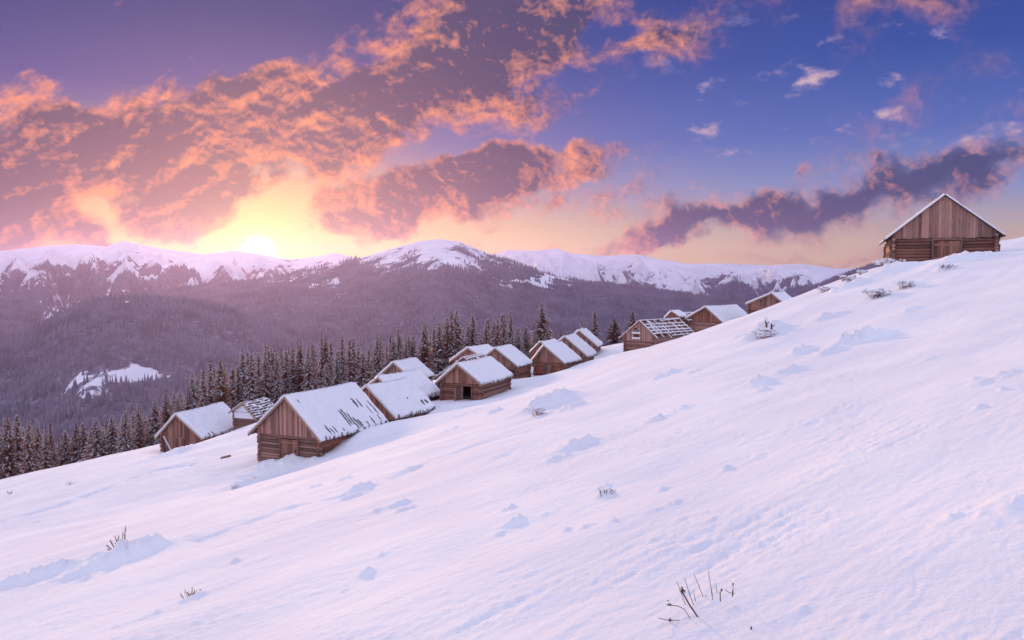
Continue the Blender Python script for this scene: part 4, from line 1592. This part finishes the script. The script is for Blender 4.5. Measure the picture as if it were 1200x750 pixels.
    ccol = nt.mix(lit, dark, bright)
    pcol = nt.mix(nt.rng(sp, 0.60, 0.75), lin(170, 150, 190), lin(238, 196, 190))
    c = nt.mix(nt.m('MULTIPLY', g_wide, 0.85), clear, (1.0, 0.68, 0.10, 1))
    c = nt.mix(nt.m('MULTIPLY', g_mid, 0.9), c, (1.15, 0.82, 0.16, 1))
    c = nt.mix(nt.m('MULTIPLY', puff, 0.85), c, pcol)
    c = nt.mix(nt.m('MULTIPLY', cov, nt.m('SUBTRACT', 0.96, nt.m('MULTIPLY', g_core, 0.7))), c, ccol)
    c = nt.mix(nt.m('MULTIPLY', g_mid, 0.2), c, (1.0, 0.55, 0.15, 1))
    gl = nt.vm('SCALE', (0.9, 0.66, 0.15), None, g_core)
    c = nt.vm('ADD', c, gl)
    c = nt.vm('ADD', c, nt.vm('SCALE', (8.0, 6.8, 4.2), None, g_disc))
    # unseen sky overhead and behind the viewer, brightened to light the snow and barns
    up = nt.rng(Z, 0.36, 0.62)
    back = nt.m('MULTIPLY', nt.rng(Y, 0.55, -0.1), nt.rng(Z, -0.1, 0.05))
    fill_sky = nt.m('MAXIMUM', up, back)
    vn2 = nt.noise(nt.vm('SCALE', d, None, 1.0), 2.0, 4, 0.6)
    vc = nt.mix(nt.rng(vn2, 0.3, 0.7), FILL_SKY_A, FILL_SKY_B)
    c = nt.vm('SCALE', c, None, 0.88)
    c = nt.mix(fill_sky, c, vc)
    # the Background strength is 0.1, so the painted part is scaled by ten
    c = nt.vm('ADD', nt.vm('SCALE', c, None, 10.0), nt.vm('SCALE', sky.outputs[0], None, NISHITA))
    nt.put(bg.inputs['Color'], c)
    w.cycles.sampling_method = 'MANUAL'
    w.cycles.sample_map_resolution = 1024


FILL_SKY_A = (0.54, 0.61, 0.94, 1)  # lavender tones of the added fill light in the unseen sky
FILL_SKY_B = (0.80, 0.79, 1.00, 1)
NISHITA = 0.02
build_world()

sd = bpy.data.lights.new('Sun', 'SUN')
sd.energy = SUN_STRENGTH
sd.angle = math.radians(5.0)
sd.color = (1.0, 0.60, 0.34)
so = bpy.data.objects.new('Sun', sd)
col.objects.link(so)
dirv = Vector((math.sin(SUN_AZ) * math.cos(SUN_EL), math.cos(SUN_AZ) * math.cos(SUN_EL), math.sin(SUN_EL)))
so.rotation_euler = dirv.to_track_quat('Z', 'Y').to_euler()
so.location = (-60, 150, 60)

# ------------------------------------------------------------------ camera
cd = bpy.data.cameras.new('Camera')
cd.sensor_fit = 'HORIZONTAL'
cd.sensor_width = 36.0
cd.lens = 36.0 * FOC / 1200.0
cd.clip_start = 0.1
cd.clip_end = 40000
cam = bpy.data.objects.new('Camera', cd)
col.objects.link(cam)
cam.location = (0, 0, 0)
cam.rotation_euler = (PI / 2 - PITCH, 0, 0)
scene.camera = cam

scene.render.engine = 'CYCLES'
scene.cycles.use_denoising = True
scene.cycles.max_bounces = 6
scene.cycles.diffuse_bounces = 3
scene.cycles.volume_bounces = 1
scene.cycles.transparent_max_bounces = 8
scene.cycles.sample_clamp_indirect = 6.0
scene.cycles.caustics_reflective = False
scene.cycles.caustics_refractive = False
vs = scene.view_settings
vs.view_transform = 'Standard'
vs.look = 'None'
vs.exposure = 0.12
vs.gamma = 1.0
vs.use_curve_mapping = False
